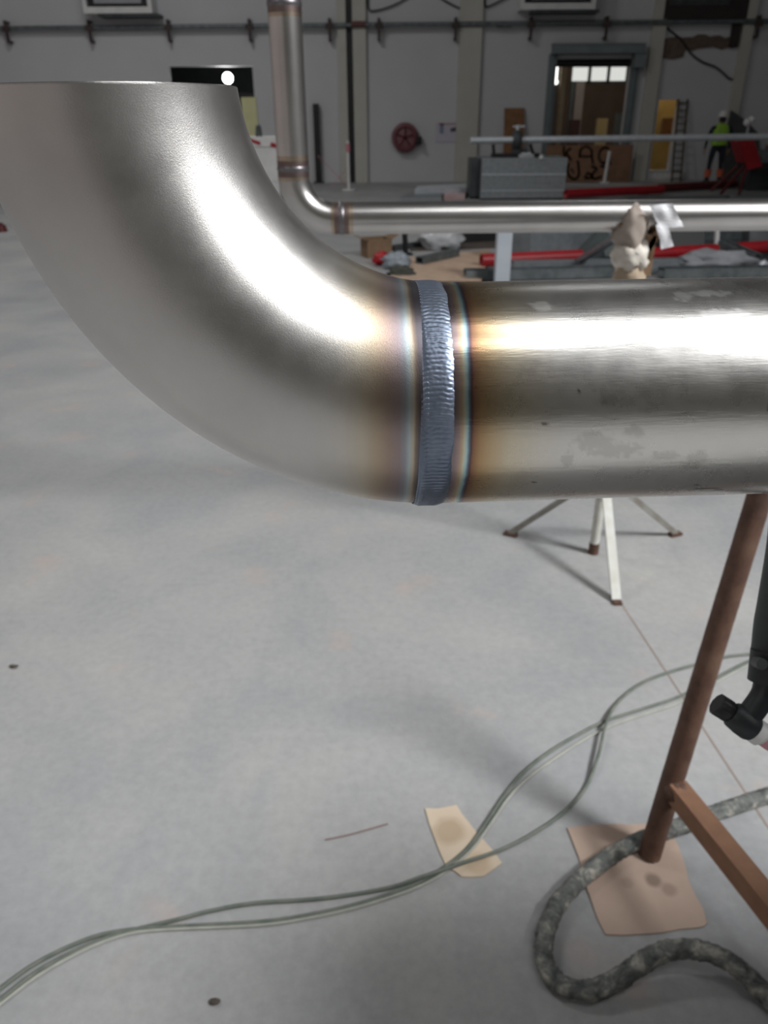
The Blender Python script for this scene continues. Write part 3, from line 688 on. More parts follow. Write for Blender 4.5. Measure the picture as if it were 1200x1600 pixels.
HO = b.build('thick_hose', M_HOSE); tag(HO, 'thick dusty grey welding hose in a torn sleeve looping over the floor', 'hose')
# cardboard pads
def pad(name, poly, th, mt, label, rag=.004, seed=1):
    pts = [P(x, y, Z=0) for x, y in poly]; out = []; r_ = random.Random(seed)
    for i in range(len(pts)):
        a, c = pts[i], pts[(i + 1) % len(pts)]; n = max(2, int((c - a).length/.03))
        for k in range(n):
            q = a.lerp(c, k/n); out.append(q + Vector((r_.uniform(-rag, rag), r_.uniform(-rag, rag), 0)))
    b = MB(); b.prism([p + Vector((0, 0, .0005)) for p in out], (0, 0, th)); return tag(b.build(name, mt), label, 'cardboard')
def card_mat(name, c1, c2, spots):
    m = bpy.data.materials.new(name); m.use_nodes = True; N = m.node_tree.nodes; L = m.node_tree.links; b = N['Principled BSDF']; b.inputs['Roughness'].default_value = .85
    tc = N.new('ShaderNodeTexCoord'); n = N.new('ShaderNodeTexNoise'); n.inputs['Scale'].default_value = 9; n.inputs['Detail'].default_value = 5; L.new(tc.outputs['Object'], n.inputs['Vector'])
    r = N.new('ShaderNodeValToRGB'); e = r.color_ramp.elements; e[0].position = .3; e[0].color = c1; e[1].position = .7; e[1].color = c2; L.new(n.outputs['Fac'], r.inputs[0]); col = r.outputs[0]
    ge = N.new('ShaderNodeNewGeometry')
    for (w_, rad, cc_, k_) in spots:
        d = N.new('ShaderNodeVectorMath'); d.operation = 'DISTANCE'; L.new(ge.outputs['Position'], d.inputs[0]); d.inputs[1].default_value = w_
        ad = N.new('ShaderNodeMath'); ad.operation = 'MULTIPLY_ADD'; L.new(n.outputs['Fac'], ad.inputs[0]); ad.inputs[1].default_value = rad*.9; L.new(d.outputs['Value'], ad.inputs[2])
        mr = N.new('ShaderNodeMapRange'); L.new(ad.outputs[0], mr.inputs[0]); mr.inputs[1].default_value = rad*1.55; mr.inputs[2].default_value = rad*1.05; mr.inputs[3].default_value = 0; mr.inputs[4].default_value = k_
        x = N.new('ShaderNodeMix'); x.data_type = 'RGBA'; L.new(mr.outputs[0], x.inputs[0]); L.new(col, x.inputs[6]); x.inputs[7].default_value = cc_; col = x.outputs[2]
    L.new(col, b.inputs['Base Color']); return m
pad('cardboard_scrap', [(662, 1266), (712, 1260), (728, 1282), (760, 1318), (782, 1350), (758, 1368), (722, 1373), (698, 1352), (678, 1310)], .003,
    card_mat('beige_card', rgb(196, 178, 156), rgb(206, 190, 168), [(tuple(P(700, 1300, Z=0)), .045, rgb(168, 146, 120), .7), (tuple(P(745, 1350, Z=0)), .04, rgb(176, 152, 124), .6)]), 'small pale beige cardboard scrap under the two thin hoses', .004, 2)
pad('cardboard_sheet', [(886, 1296), (940, 1290), (1040, 1287), (1056, 1318), (1078, 1378), (1106, 1446), (1092, 1453), (1030, 1458), (947, 1462), (920, 1402), (902, 1340)], .004,
    card_mat('tan_card', rgb(172, 150, 136), rgb(184, 162, 146), [(tuple(P(1020, 1378, Z=0)), .022, rgb(120, 102, 90), .8), (tuple(P(1045, 1392, Z=0)), .022, rgb(140, 120, 106), .7), (tuple(P(960, 1296, Z=0)), .05, rgb(140, 122, 110), .6), (tuple(P(980, 1382, Z=0)), .018, rgb(150, 130, 116), .5)]), 'tan cardboard sheet with torn edge under the rusty leg', .0035, 5)
b = MB(); p_ = [P(508, 1312, Z=.003), P(550, 1303, Z=.003), P(606, 1287, Z=.003)]; b.tube(spline(p_, 6), .0016, 8); tag(b.build('welding_rod', mat('brown_rod', rgb(136, 104, 98), .6, .2, c2=rgb(124, 110, 106), scale=10)), 'single thin brown welding rod lying on bare floor left of the beige scrap', 'rod')
def chip(px, py, s, label, mt=M_TIN):
    q = P(px, py, Z=0); b = MB(); b.ball(q + Vector((0, 0, s*.35)), (s, s*.6, s*.4), 8, 6, lambda v: crum(v, 2, .4, px)); tag(b.build('debris_chip', mt), label, 'debris')
chip(336, 1567, .012, 'small dark chip on the floor below the hoses')
chip(22, 1043, .014, 'small dark chip on the floor at the left edge')
# ================================================================== FAR WALL FITTINGS
YF = YW - .006
# conduit with clamps
CY = YF - .16
ca_, cb_ = P(-60, 43.5, Y=CY), P(1260, 34, Y=CY)
CN = thing('wall_conduit', ((ca_.x + cb_.x)/2, YF, ca_.z), 'grey steel conduit running high along the whole far wall on brackets', 'pipe')
b = MB(); b.cyl((XL + .3, CY, ca_.z - .03), (XR - .3, CY, cb_.z + .03), .052, n=16); b.build('conduit_pipe', M_GALVD, CN)
for px in (10, 140, 263, 390, 515, 592, 712, 830, 948, 1185):
    q = P(px, 42 - px*.006, Y=CY); zc = ca_.z + (cb_.z - ca_.z)*(q.x - ca_.x)/(cb_.x - ca_.x)
    b = MB(); b.span((q.x - .035, CY - .065, zc - .32), (q.x + .035, CY - .02, zc + .14)); b.span((q.x - .1, CY - .06, zc - .09), (q.x + .1, CY - .05, zc + .03)); b.span((q.x - .03, CY - .04, zc - .33), (q.x + .03, YF, zc - .27)); b.span((q.x - .03, CY - .04, zc + .08), (q.x + .03, YF, zc + .13)); b.build('bracket', mat('dark_brown_clamp', rgb(58, 46, 46), .6, c2=rgb(70, 56, 54), scale=8), CN)
for px in (560, 700 + 88):
    q = P(px, 38, Y=CY); b = MB(); b.cyl((q.x - .18, CY, q.z), (q.x + .18, CY, q.z), .065, n=16); b.build('coupling', mat('red_oxide', rgb(96, 60, 58), .6, c2=rgb(110, 70, 66), scale=9) if px == 560 else M_GALVD, CN)
# wall mounted air units
def air_unit(pa, pb, py, label):
    dep = .55; Yf = YF - dep
    a = P(pa, py, Y=Yf); c_ = P(pb, py, Y=Yf); z0 = a.z; h = 1.25; t_ = .13
    r = thing('air_unit', ((a.x + c_.x)/2, YF, z0), label, 'air unit', 'air units on the far wall')
    x0, x1, z1 = a.x, c_.x, z0 + h
    b = MB(); b.span((x0, Yf, z0), (x1, YF, z0 + t_)); b.span((x0, Yf, z1 - t_), (x1, YF, z1)); b.span((x0, Yf, z0 + t_), (x0 + t_*.7, YF, z1 - t_)); b.span((x1 - t_*.7, Yf, z0 + t_), (x1, YF, z1 - t_)); b.build('casing', M_WHITE, r)
    b = MB(); b.span((x0 + t_*.7, Yf + .10, z0 + t_), (x1 - t_*.7, Yf + .14, z1 - t_)); b.build('recess', M_BLACK, r)
    b = MB(); b.span((x0 + .26, Yf + .04, z0 + t_ + .07), (x1 - .24, Yf + .1, z1 - t_ - .1)); b.build('grille', mat('grey_grille', rgb(150, 152, 156), .5, c2=rgb(160, 162, 166), scale=5), r)
    b = MB(); b.span((x0 + .3, Yf + .05, z0 - .06), (x1 + .12, YF, z0)); b.build('drip_tray', M_DKGREY, r)
air_unit(131, 238, 21, 'white framed box air unit high on the far wall at left')
air_unit(813, 930, 15, 'white framed box air unit above the conduit left of the lit doorway')
# swagged cables at the top
def wall_cable(name, pts, r, label, Y=YF - .05, cat='cable'):
    b = MB(); b.tube(spline([P(x, y, Y=Y) for x, y in pts], 8), r, 8); return tag(b.build(name, M_BLACK), label, cat)
wall_cable('swag_cable', [(575, -12), (576, 14), (590, 16), (620, 6), (648, -12)], .018, 'dark cable swag hanging above the conduit right of the black wall joint')
wall_cable('swag_cable', [(672, -14), (700, 4), (722, 14), (727, 12), (729, -10)], .018, 'dark cable swag above the conduit left of the cream pilaster')
wall_cable('swag_cable', [(757, -12), (758, 8), (766, 9), (800, -8)], .018, 'dark cable swag right of the cream pilaster beside an air unit')
wall_cable('loose_cable', [(1036, 36), (1045, 46), (1064, 62), (1080, 84), (1098, 97), (1118, 105), (1132, 116), (1138, 122), (1145, 124)], .022, 'loose dark cable drooping across the bare plaster patch')
# bare plaster patch, dark recess
def irregular(poly, seed, amp, step=.12):
    out = []; r_ = random.Random(seed)
    for i in range(len(poly)):
        a, c = poly[i], poly[(i + 1) % len(poly)]; n = max(1, int((c - a).length/step))
        for k in range(n): q = a.lerp(c, k/n); out.append(q + Vector((r_.uniform(-amp, amp), 0, r_.uniform(-amp, amp))))
    return out
poly = [P(x, y, Y=YF - .03) for x, y in [(1029, 59), (1075, 57), (1100, 55), (1140, 58), (1145, 58), (1145, 74), (1128, 77), (1105, 74), (1073, 78), (1068, 89), (1053, 92), (1027, 88)]]
b = MB(); b.prism(irregular(poly, 4, .03), (0, .02, 0)); tag(b.build('bare_plaster_patch', M_STAIN), 'ragged brown bare plaster patch high on the wall right of the doorway', 'plaster patch')
ra, rb = P(1036, 30, Y=YF - .1), P(1166, 30, Y=YF - .1)
LV = thing('duct_opening', ((ra.x + rb.x)/2, YF, ra.z), 'dark duct opening with black surround at the top right of the wall', 'duct')
b = MB(); b.span((ra.x, YF - .12, ra.z), (rb.x, YF, ra.z + .28)); b.span((ra.x, YF - .12, ra.z + 1.1), (rb.x, YF, ra.z + 1.3)); b.span((rb.x - .42, YF - .12, ra.z + .28), (rb.x, YF, ra.z + 1.1)); b.span((ra.x, YF - .12, ra.z + .28), (ra.x + .1, YF, ra.z + 1.1)); b.build('surround', mat('dark_timber', rgb(42, 34, 34), .7, c2=rgb(54, 44, 42), scale=5), LV)
b = MB(); b.span((ra.x + .1, YF - .03, ra.z + .28), (rb.x - .42, YF, ra.z + 1.1)); b.build('grating', mat('greenish_grating', rgb(74, 80, 78), .6, c2=rgb(56, 62, 60), scale=7), LV)
b = MB(); v0 = P(1150, 34, Y=YF - .1); v1 = P(1155, 74, Y=YF - .1); b.span((v0.x - .05, YF - .1, v1.z), (v0.x + .15, YF, v0.z)); b.build('drop_post', MATS['dark_timber'], LV)
# hose reel, sign
q = P(633, 215, Y=YF - .12)
HR = thing('hose_reel', (q.x, YF, q.z), 'round red fire hose reel hung on the far wall', 'hose reel')
b = MB(); b.lathe([(0, .08), (.30, .08), (.345, .05), (.35, -.02), (.345, -.10), (.0, -.10)], q, (0, -1, 0), 32); b.build('drum', mat('faded_red', rgb(134, 98, 104), .55, c2=rgb(120, 80, 86), scale=6), HR)
b = MB(); a_ = [Vector((q.x + .26*math.cos(t), q.y - .09, q.z + .26*math.sin(t))) for t in [i*2*PI/32 for i in range(33)]]; b.tube(a_, .035, 10); b.build('hose_coil', mat('hose_red', rgb(120, 66, 72), .6, c2=rgb(104, 52, 58), scale=9), HR)
b = MB()
for k in range(5): a = k*2*PI/5 + .3; b.bar(q + Vector((0, -.09, 0)), q + Vector((.3*math.cos(a), -.09, .3*math.sin(a))), .05, .015, (0, 1, 0))
b.build('spokes', M_DKRED, HR)
b = MB(); b.span((q.x + .24, q.y - .1, q.z - .16), (q.x + .42, YF, q.z + .02)); b.cyl((q.x + .33, q.y - .1, q.z - .05), (q.x + .33, q.y - .22, q.z - .05), .05, n=14); b.build('valve', M_BLACK, HR)
sa_, sb_ = P(681, 192, Y=YF - .01), P(722, 222, Y=YF - .01)
SG = thing('paper_notice', ((sa_.x + sb_.x)/2, YF, sb_.z), 'faded paper notice taped to the wall right of the hose reel', 'notice')
b = MB(); b.span((sa_.x, YF - .012, sb_.z), (sb_.x, YF, sa_.z)); b.build('paper', mat('faded_paper', rgb(196, 192, 202), .8, c2=rgb(186, 184, 194), scale=4), SG)
b = MB(); W0 = sb_.x - sa_.x; H0 = sa_.z - sb_.z
b.span((sa_.x + .15*W0, YF - .014, sb_.z + .45*H0), (sa_.x + .3*W0, YF - .012, sb_.z + .95*H0)); b.build('blue_mark', mat('blue_print', rgb(120, 130, 154), .8, c2=rgb(132, 140, 160), scale=5), SG)
b = MB(); b.bar((sa_.x + .55*W0, YF - .013, sb_.z + .62*H0), (sa_.x + .8*W0, YF - .013, sb_.z + .68*H0), .002, .10, (0, 0, 1)); b.bar((sa_.x + .74*W0, YF - .013, sb_.z + .6*H0), (sa_.x + .86*W0, YF - .013, sb_.z + .98*H0), .07, .002, (0, 1, 0)); b.build('dark_mark', mat('dark_print', rgb(88, 84, 96), .8, c2=rgb(96, 92, 102), scale=5), SG)
b = MB(); b.span((sa_.x + .1*W0, YF - .014, sa_.z - .05), (sb_.x - .05*W0, YF - .012, sa_.z)); b.build('red_header', mat('pink_print', rgb(176, 140, 146), .8, c2=rgb(180, 150, 154), scale=5), SG)
# black upright bar beside the riser
ba, bb = P(494, 162, Y=YW - .2), P(497, 290, Y=YW - .2)
b = MB(); b.span((ba.x - .09, YW - .2, 0), (ba.x + .06, YW - .06, ba.z)); b.span((ba.x - .14, YW - .22, 0), (ba.x + .11, YW - .04, .03)); tag(b.build('black_post', M_BLACK), 'short black steel post against the far wall right of the riser', 'post')
# brown board leaning, graffiti hoarding
a1, a2 = P(789, 169, Y=YW - .12), P(817, 240, Y=YW - .3)
def board(name, x0, x1, ytop, ybot, ztop, th, mt, label, cat='board'):
    b = MB(); b.prism([(x0, ytop, ztop), (x1, ytop, ztop), (x1, ybot, 0.0), (x0, ybot, 0.0)], (0, -th, 0)); return tag(b.build(name, mt), label, cat)
board('leaning_board', a1.x, a2.x, YW - .03, YW - .5, a1.z, .03, M_BROWN, 'narrow brown board leaning on the wall behind the vise')
gx0, gz1 = P(854, 229, Y=YW - .35).x, P(860, 227, Y=YW - .35).z; gx1 = P(987, 250, Y=YW - .35).x
GB = thing('plywood_hoarding', ((gx0 + gx1)/2, YW - .35, 0), 'brown plywood sheet with dark sprayed letters blocking the lit doorway', 'board')
b = MB(); b.span((gx0, YW - .37, 0), (gx1, YW - .35, gz1)); b.span((gx0 + .2, YW - .35, 0), (gx0 + .26, YW - .20, gz1 - .1)); b.span((gx1 - .26, YW - .35, 0), (gx1 - .2, YW - .20, gz1 - .1)); b.build('sheet', M_PLY, GB)
M_SPRAY = mat('dark_spray_paint', rgb(62, 48, 44), .8, c2=rgb(74, 58, 52), scale=9)
def gp(x, y): return P(840 + x/7.5, 220 + y/7.5, Y=YW - .372)
def stroke(pts, wd=.055):
    pts = spline([gp(*p) for p in pts], 6) if len(pts) > 2 else [gp(*p) for p in pts]
    b = MB()
    for a, c in zip(pts, pts[1:]): d = (c - a).normalized()*.02; b.bar(a - d, c + d, .004, wd, (1, 0, 0)) if abs(d.x) < 1e-6 else b.bar(a - d, c + d, wd, .004, (0, 1, 0))
    return b
for st_ in ([(310, 70), (305, 120), (320, 185)], [(385, 90), (340, 140), (390, 225)],
            [(490, 190), (510, 100), (575, 70), (630, 110), (635, 190), (650, 260)], [(500, 180), (560, 185), (640, 180)],
            [(830, 95), (780, 80), (730, 130), (720, 200), (760, 260), (830, 240), (850, 270)],
            [(365, 270), (350, 340), (375, 420), (440, 450), (480, 400), (480, 300), (470, 240)], [(395, 330), (420, 370)],
            [(560, 430), (585, 380), (625, 400), (650, 440), (690, 440), (745, 420)], [(640, 300), (690, 330), (650, 380), (630, 430), (560, 440)], [(740, 300), (800, 310), (820, 390)]):
    stroke(st_).build('sprayed_letter', M_SPRAY, GB)
# closet window sill & little board & ladder
b = MB(); sx0 = P(1020, 268, Y=YW - .1).x; sx1 = P(1066, 268, Y=YW - .1).x; z1_ = P(1040, 267, Y=YW - .1).z; z0_ = P(1040, 279, Y=YW - .1).z
b.span((sx0, YW - .18, z0_), (sx1, YW, z1_)); b.span((sx0 - .03, YW - .2, z1_ - .03), (sx1 + .03, YW, z1_)); b.span((sx0 + .04, YW - .15, 0), (sx1 - .04, YW, z0_)); tag(b.build('white_step', M_WHITE), 'white step under the yellow lit opening', 'step')
a = P(1037, 186, Y=YW + .5); c_ = P(1052, 210, Y=YW + .5)
ladder_x0 = P(1061, 160, Y=YW - .1).x; ladder_x1 = P(1075, 160, Y=YW - .1).x; lz = P(1068, 155, Y=YW - .1).z
LD = thing('ladder', ((ladder_x0 + ladder_x1)/2, YW - .1, 0), 'dark wooden ladder leaning beside the yellow lit opening', 'ladder')
M_LAD = mat('dark_ladder_wood', rgb(70, 56, 38), .7, c2=rgb(84, 66, 44), scale=6)
for x in (ladder_x0, ladder_x1):
    b = MB(); b.bar((x, YW - .04, lz), (x, YW - .45, .0), .04, .03, (0, 1, 0)); b.build('rail', M_LAD, LD)
nr_ = 12
for k in range(nr_):
    t = (k + .5)/nr_; b = MB(); y = YW - .45 + .41*t; b.bar((ladder_x0, y, lz*t), (ladder_x1, y, lz*t), .035, .025); b.build('rung', M_LAD, LD)
BB = thing('brown_board', ((a.x + c_.x)/2, YW + 1.17, c_.z), 'small brown framed board on the wall inside the yellow lit opening', 'board')
a = P(1037, 186, Y=YW + 1.17); c_ = P(1052, 210, Y=YW + 1.17)
b = MB(); b.span((a.x, YW + 1.165, c_.z), (c_.x, YW + 1.192, a.z)); b.build('sheet', M_BROWN, BB)
b = MB(); y0_, y1_ = YW + 1.155, YW + 1.192; x0_, x1_, z0_, z1_ = a.x - .03, c_.x + .03, c_.z - .03, a.z + .03
b.add([(x, y, z) for y in (y0_, y1_) for x, z in ((x0_, z0_), (x1_, z0_), (x1_, z1_), (x0_, z1_), (x0_ + .04, z0_ + .04), (x1_ - .04, z0_ + .04), (x1_ - .04, z1_ - .04), (x0_ + .04, z1_ - .04))],
      [f for k in range(4) for f in ((k, (k + 1) % 4, 4 + (k + 1) % 4, 4 + k), (8 + k, 12 + k, 12 + (k + 1) % 4, 8 + (k + 1) % 4), (k, 8 + k, 8 + (k + 1) % 4, (k + 1) % 4), (4 + k, 4 + (k + 1) % 4, 12 + (k + 1) % 4, 12 + k))]); b.build('frame', M_CARDD, BB)
# annex contents seen through the doorway
def apost(px0, px1, y, py, mt, label, top, name='room_post', cat='post', z0=0):
    x0 = P(px0, py, Y=y).x; x1 = P(px1, py, Y=y).x; zt_ = P(px0, top, Y=y).z
    b = MB(); b.span((x0, y, z0), (x1, y + .12, zt_)); b.span((x0 - .02, y - .02, z0), (x1 + .02, y + .14, z0 + .05)); return tag(b.build(name, mt), label, cat)
apost(874, 882, YW + .7, 150, mat('cream_post', rgb(196, 178, 150), .7, c2=rgb(186, 168, 140), scale=4), 'cream upright post just inside the lit doorway', 96)
apost(899, 912, YW + 4.0, 150, mat('pale_pink_panel', rgb(196, 184, 180), .7, c2=rgb(186, 174, 170), scale=4), 'pale narrow board standing inside the lit doorway', 127, 'pale_board', 'board')
apost(891, 899, YW + 4.2, 150, M_FRAMEG, 'grey-green post inside the lit doorway left of the pale panel', 129)
apost(933, 950, YW + 3.2, 190, mat('lit_cream_cupboard', rgb(226, 202, 148), .6, c2=rgb(216, 192, 138), scale=4), 'cream cupboard in the room beyond the lit doorway', 185, 'cupboard', 'cupboard')
apost(890, 907, YW + 3.0, 190, mat('maroon_carton', rgb(104, 78, 74), .7, c2=rgb(92, 70, 66), scale=4), 'maroon carton at the left inside the lit doorway', 187, 'carton', 'box')
apost(962, 972, YW + 2.6, 190, M_FRAMEG, 'grey cylinder trolley at the right inside the lit doorway', 177, 'gas_trolley', 'trolley')
LT = P(868.5, 128, Y=YW + .9)
r = thing('strip_lamp', LT, 'narrow glowing strip lamp just inside the doorway left edge', 'lamp')
b = MB(); b.ball((LT.x, LT.y, LT.z), .06); b.cyl((LT.x, LT.y, LT.z + .05), (LT.x, LT.y, LT.z + .40), .03, n=10); b.build('glowing_tube', mat('strip_glow', (1, 1, .95, 1), .4, emit=2.5), r)
b = MB(); b.span((LT.x - .04, LT.y - .03, 0), (LT.x + .04, LT.y + .03, LT.z - .06)); b.build('lamp_stand', M_FRAMEG, r)

# ================================================================== WHITE CABINET AT LEFT, TAPE
YC = 14.6
x1_ = P(437, 300, Y=YC).x; zt_ = P(420, 214, Y=YC).z; x0_ = x1_ - 1.3
CB = thing('white_cabinet', ((x0_ + x1_)/2, YC, 0), 'white cabinet box seen behind the open elbow with striped tape on top', 'cabinet')
b = MB(); b.span((x0_, YC, .02), (x1_, YC + .8, zt_ - .16)); b.build('body', M_WHITE, CB)
b = MB(); b.span((x0_ - .01, YC - .012, zt_ - .15), (x1_ + .01, YC + .81, zt_)); b.build('lid', M_WHITE, CB)
b = MB(); b.span((x0_ + .05, YC - .005, .55), (x1_ - .02, YC, .565)); b.span((x0_, YC + .01, 0), (x1_, YC + .78, .03)); b.build('seam', mat('pale_seam', rgb(198, 196, 194), .6, c2=rgb(190, 188, 186), scale=5), CB)
b = MB(); b.bar((x0_ + .1, YC + .02, zt_ + .02), (x1_ - .75 + .3, YC - .02, zt_ - .02), .06, .012); b.bar((x1_ - .55, YC - .02, zt_ - .01), (x1_ - .28, YC - .022, zt_ - .10), .012, .05, (0, 0, 1)); b.bar((x1_ - .10, YC - .022, zt_ - .11), (x1_ + .01, YC - .022, zt_ - .14), .012, .06, (0, 0, 1)); o = b.build('barrier_tape', M_RED, CB); o['label'] = 'red stretches of barrier tape'
px_ = P(447, 300, Y=YC).x
b = MB(); b.span((px_ - .06, YC + .2, 0), (px_ + .10, YC + .4, P(447, 208, Y=YC + .2).z)); b.span((px_ - .065, YC + .14, 0), (px_ + .14, YC + .46, .03)); tag(b.build('grey_post', M_DKGREY), 'short grey steel post beside the white cabinet', 'post')
q = P(404, 204, Y=YC + .3); b = MB(); b.cyl((q.x, q.y, zt_), (q.x, q.y, zt_ + .12), .06, .05, n=12); b.ball((q.x, q.y, zt_ + .14), .05); tag(b.build('small_bottle', M_DKGREY), 'small dark bottle on top of the white cabinet', 'bottle')
# pink barrier stakes near the far wall
SK = thing('barrier_stake', (P(545, 288, Y=19.6).x, 19.6, 0), 'white stake with pink barrier tape in front of the far wall', 'barrier')
q = P(545, 288, Y=19.6); b = MB(); b.cyl((q.x, 19.6, 0), (q.x, 19.6, 1.05), .035, n=10); b.cyl((q.x, 19.6, 0), (q.x, 19.6, .03), .16, n=16); b.build('stake', M_WHITE, SK)
b = MB(); b.span((q.x - .04, 19.56, .82), (q.x + .04, 19.64, 1.0)); b.bar((q.x, 19.6, .5), (q.x - .45, 19.6, .05), .05, .01); b.bar((q.x - .05, 19.6, .1), (q.x - .7, 19.62, .75), .05, .01); b.build('pink_tape', mat('pink_tape', rgb(200, 130, 140), .6, c2=rgb(190, 120, 132), scale=6), SK)
for (px, py, lab, nm) in ((476, 346, 'red plastic cap on the floor behind the riser elbow', 'red_scrap'), (3, 362, 'dark red scrap on the floor at the left edge', 'red_scrap')):
    q = P(px, py, Z=0); b = MB(); b.cyl(q + Vector((0, 0, .0)), q + Vector((0, 0, .10)), .09, .07, n=14); b.cyl(q + Vector((0, 0, .1)), q + Vector((0, 0, .13)), .04, n=10); tag(b.build(nm, M_RED if px > 100 else M_DKRED), lab, 'scrap')

# ================================================================== VISE, DUCT BOX AND LONG PIPE
YD = 17.1
x0_, x1_ = P(751, 300, Y=YD).x, P(882, 300, Y=YD).x; zt_ = P(820, 247, Y=YD).z
DB = thing('steel_tank', ((x0_ + x1_)/2, YD, 0), 'low galvanised sheet steel box under the pipe vise', 'steel box')
b = MB(); b.span((x0_, YD, .04), (x1_, YD + 1.0, zt_)); b.build('body', M_GALV, DB)
b = MB(); b.span((x0_ - .2, YD + .25, .04), (x0_ - .005, YD + .9, zt_ - .02)); b.build('side_panel', M_DKGREY, DB)
b = MB(); b.span((x0_, YD - .015, zt_*.60), (x1_, YD, zt_*.63)); b.span((x0_, YD - .012, zt_*.22), (x1_, YD, zt_*.24)); b.build('fold', M_GALVB, DB)
b = MB(); b.span((x0_ + .02, YD + .02, 0), (x1_ - .02, YD + .98, .05)); b.build('base', M_DKGREY, DB)
YV = YD + .45
vb = P(806, 244, Y=YV); pz = P(805, 219, Y=YV).z
VS = thing('pipe_vise', (vb.x, YV, zt_), 'dark pipe vise on the steel box clamping the long pipe', 'vise')
vx0 = P(768, 244, Y=YV).x; vx1 = P(842, 244, Y=YV).x
b = MB(); b.span((vx0, YV - .12, zt_), (vx1, YV + .12, zt_ + .07)); b.bar((vx0 + .05, YV, zt_ + .05), (vx0 + .02, YV, zt_ + .24), .06, .06); b.bar((vx1 - .12, YV, zt_ + .05), (vx1 - .2, YV, zt_ + .24), .06, .06); b.build('base', M_BLACK, VS)
b = MB(); prof = [(.075, -.08), (.17, -.08), (.19, -.04), (.19, .04), (.17, .08), (.075, .08)]; b.lathe(prof + [prof[0]], (vb.x, YV, pz), (1, 0, 0), 24); b.build('jaw_ring', M_DKGREY, VS)
b = MB(); b.span((vb.x - .08, YV - .09, zt_ + .07), (vb.x + .08, YV + .09, pz - .12)); b.span((vb.x + .1, YV - .1, zt_ + .07), (vb.x + .22, YV + .1, zt_ + .16)); b.build('column', M_DKGREY, VS)
b = MB(); b.cyl((vb.x, YV, pz + .15), (vb.x, YV, pz + .28), .03, n=12); b.cyl((vb.x - .1, YV, pz + .25), (vb.x + .14, YV, pz + .25), .018, n=10); b.build('screw', M_GALVB, VS)
kn = P(846, 246, Y=YD - .04); b = MB(); b.ball((kn.x, YD - .04, kn.z), .05); b.cyl((kn.x, YD - .04, kn.z), (kn.x, YD + .01, kn.z), .02, n=8); b.build('glint_ball', M_WHITE, DB)  # white ball standing in for a small bright spot of light
b = MB(); wtx = P(822, 240, Y=YV - .2).x; b.span((wtx - .15, YV - .28, zt_), (wtx + .15, YV - .16, zt_ + .06)); b.cyl((wtx - .1, YV - .22, zt_ + .06), (wtx + .1, YV - .22, zt_ + .06), .03, n=10); tag(b.build('pale_rag', M_PLASTIC), 'pale folded rag on the steel box beside the vise', 'rag')
la = P(735, 220, Y=YV).x
b = MB(); b.cyl((la, YV, pz), (11.5, YV - .1, pz + .06), .063, n=28); tag(b.build('long_pipe', M_GALVB), 'long bright galvanised pipe held level by the vise across the hall', 'pipe')
# far support for the long pipe
b = MB(); b.cyl((10.8, YV - .1, .0), (10.8, YV - .1, pz - .012), .04, n=14); b.cyl((10.8, YV - .1, 0), (10.8, YV - .1, .04), .25, n=20); tag(b.build('pipe_prop', M_DKGREY), 'steel prop under the far end of the long pipe beyond the right edge', 'prop')
# red pipes on the floor
def lying(name, a, c_, r, mt, label, cat='pipe', z=None):
    A_, C2 = P(*a, Z=r if z is None else z), P(*c_, Z=r if z is None else z)
    b = MB(); b.tube([A_, A_.lerp(C2, .5), C2], r, 16, False)
    for p0, p1 in ((A_, C2), (C2, A_)): d = (p1 - p0).normalized(); b.lathe([(r, 0), (r*.82, 0), (r*.82, .3)], p0, d, 16)
    return tag(b.build(name, mt), label, cat)
lying('red_pipe', (884, 303), (1035, 296), .085, M_RED, 'bright red pipe lying on the far floor right of the steel box', z=.12)
lying('red_pipe', (1030, 294), (1150, 287), .085, M_DKRED, 'darker red pipe on the far floor near the worker', z=.10)
b = MB()
for px in (900, 1000):
    q = P(px, 303, Z=0); b = MB(); b.span((q.x - .1, q.y - .25, 0), (q.x + .1, q.y + .35, .035)); tag(b.build('timber_batten', M_DKRED), 'short batten under the bright red pipe, %s one' % ('left' if px == 900 else 'right'), 'batten')
# thin white pole leaning at hoarding
q0 = P(942, 290, Y=YW - .75); q0.z = 0; b = MB(); b.bar((q0.x, q0.y - .1, .0), (q0.x + .06, q0.y - .05, P(945, 236, Y=q0.y).z), .07, .05); b.box((q0.x, q0.y - .1, .02), (.2, .2, .04)); tag(b.build('white_pole', M_WHITE), 'thin white pole standing before the sprayed plywood', 'pole')
# bright sheets left of the box
def slab(name, poly, z, th, mt, label, cat='sheet'):
    pts = [P(x, y, Z=z) for x, y in poly]; b = MB(); b.prism(pts, (0, 0, th)); return tag(b.build(name, mt), label, cat)
slab('metal_sheet', [(625, 316), (690, 316), (691, 309), (640, 309)], .0, .09, M_GALV, 'grey metal channel bundle lying nearest left of the steel box')
slab('metal_sheet', [(648, 304), (728, 301), (728, 294), (652, 298)], .08, .10, M_GALVB, 'bright white metal sheets stacked left of the steel box')
slab('metal_sheet', [(693, 313), (726, 312), (727, 305), (694, 306)], .0, .08, mat('pink_film', rgb(206, 168, 168), .5, c2=rgb(220, 196, 196), scale=3), 'pink film wrapped sheet lying left of the steel box')
slab('steel_sheet', [(960, 317), (1130, 315), (1140, 309), (985, 311)], .0, .05, M_GALVD, 'dull grey metal panel on the floor in front of the red pipes')
slab('steel_sheet', [(1135, 317), (1230, 317), (1230, 309), (1150, 310)], .0, .07, mat('grey_green_panel', rgb(110, 122, 122), .5, .2, c2=rgb(128, 136, 136), scale=4), 'grey-green panel on the floor below the red machine')
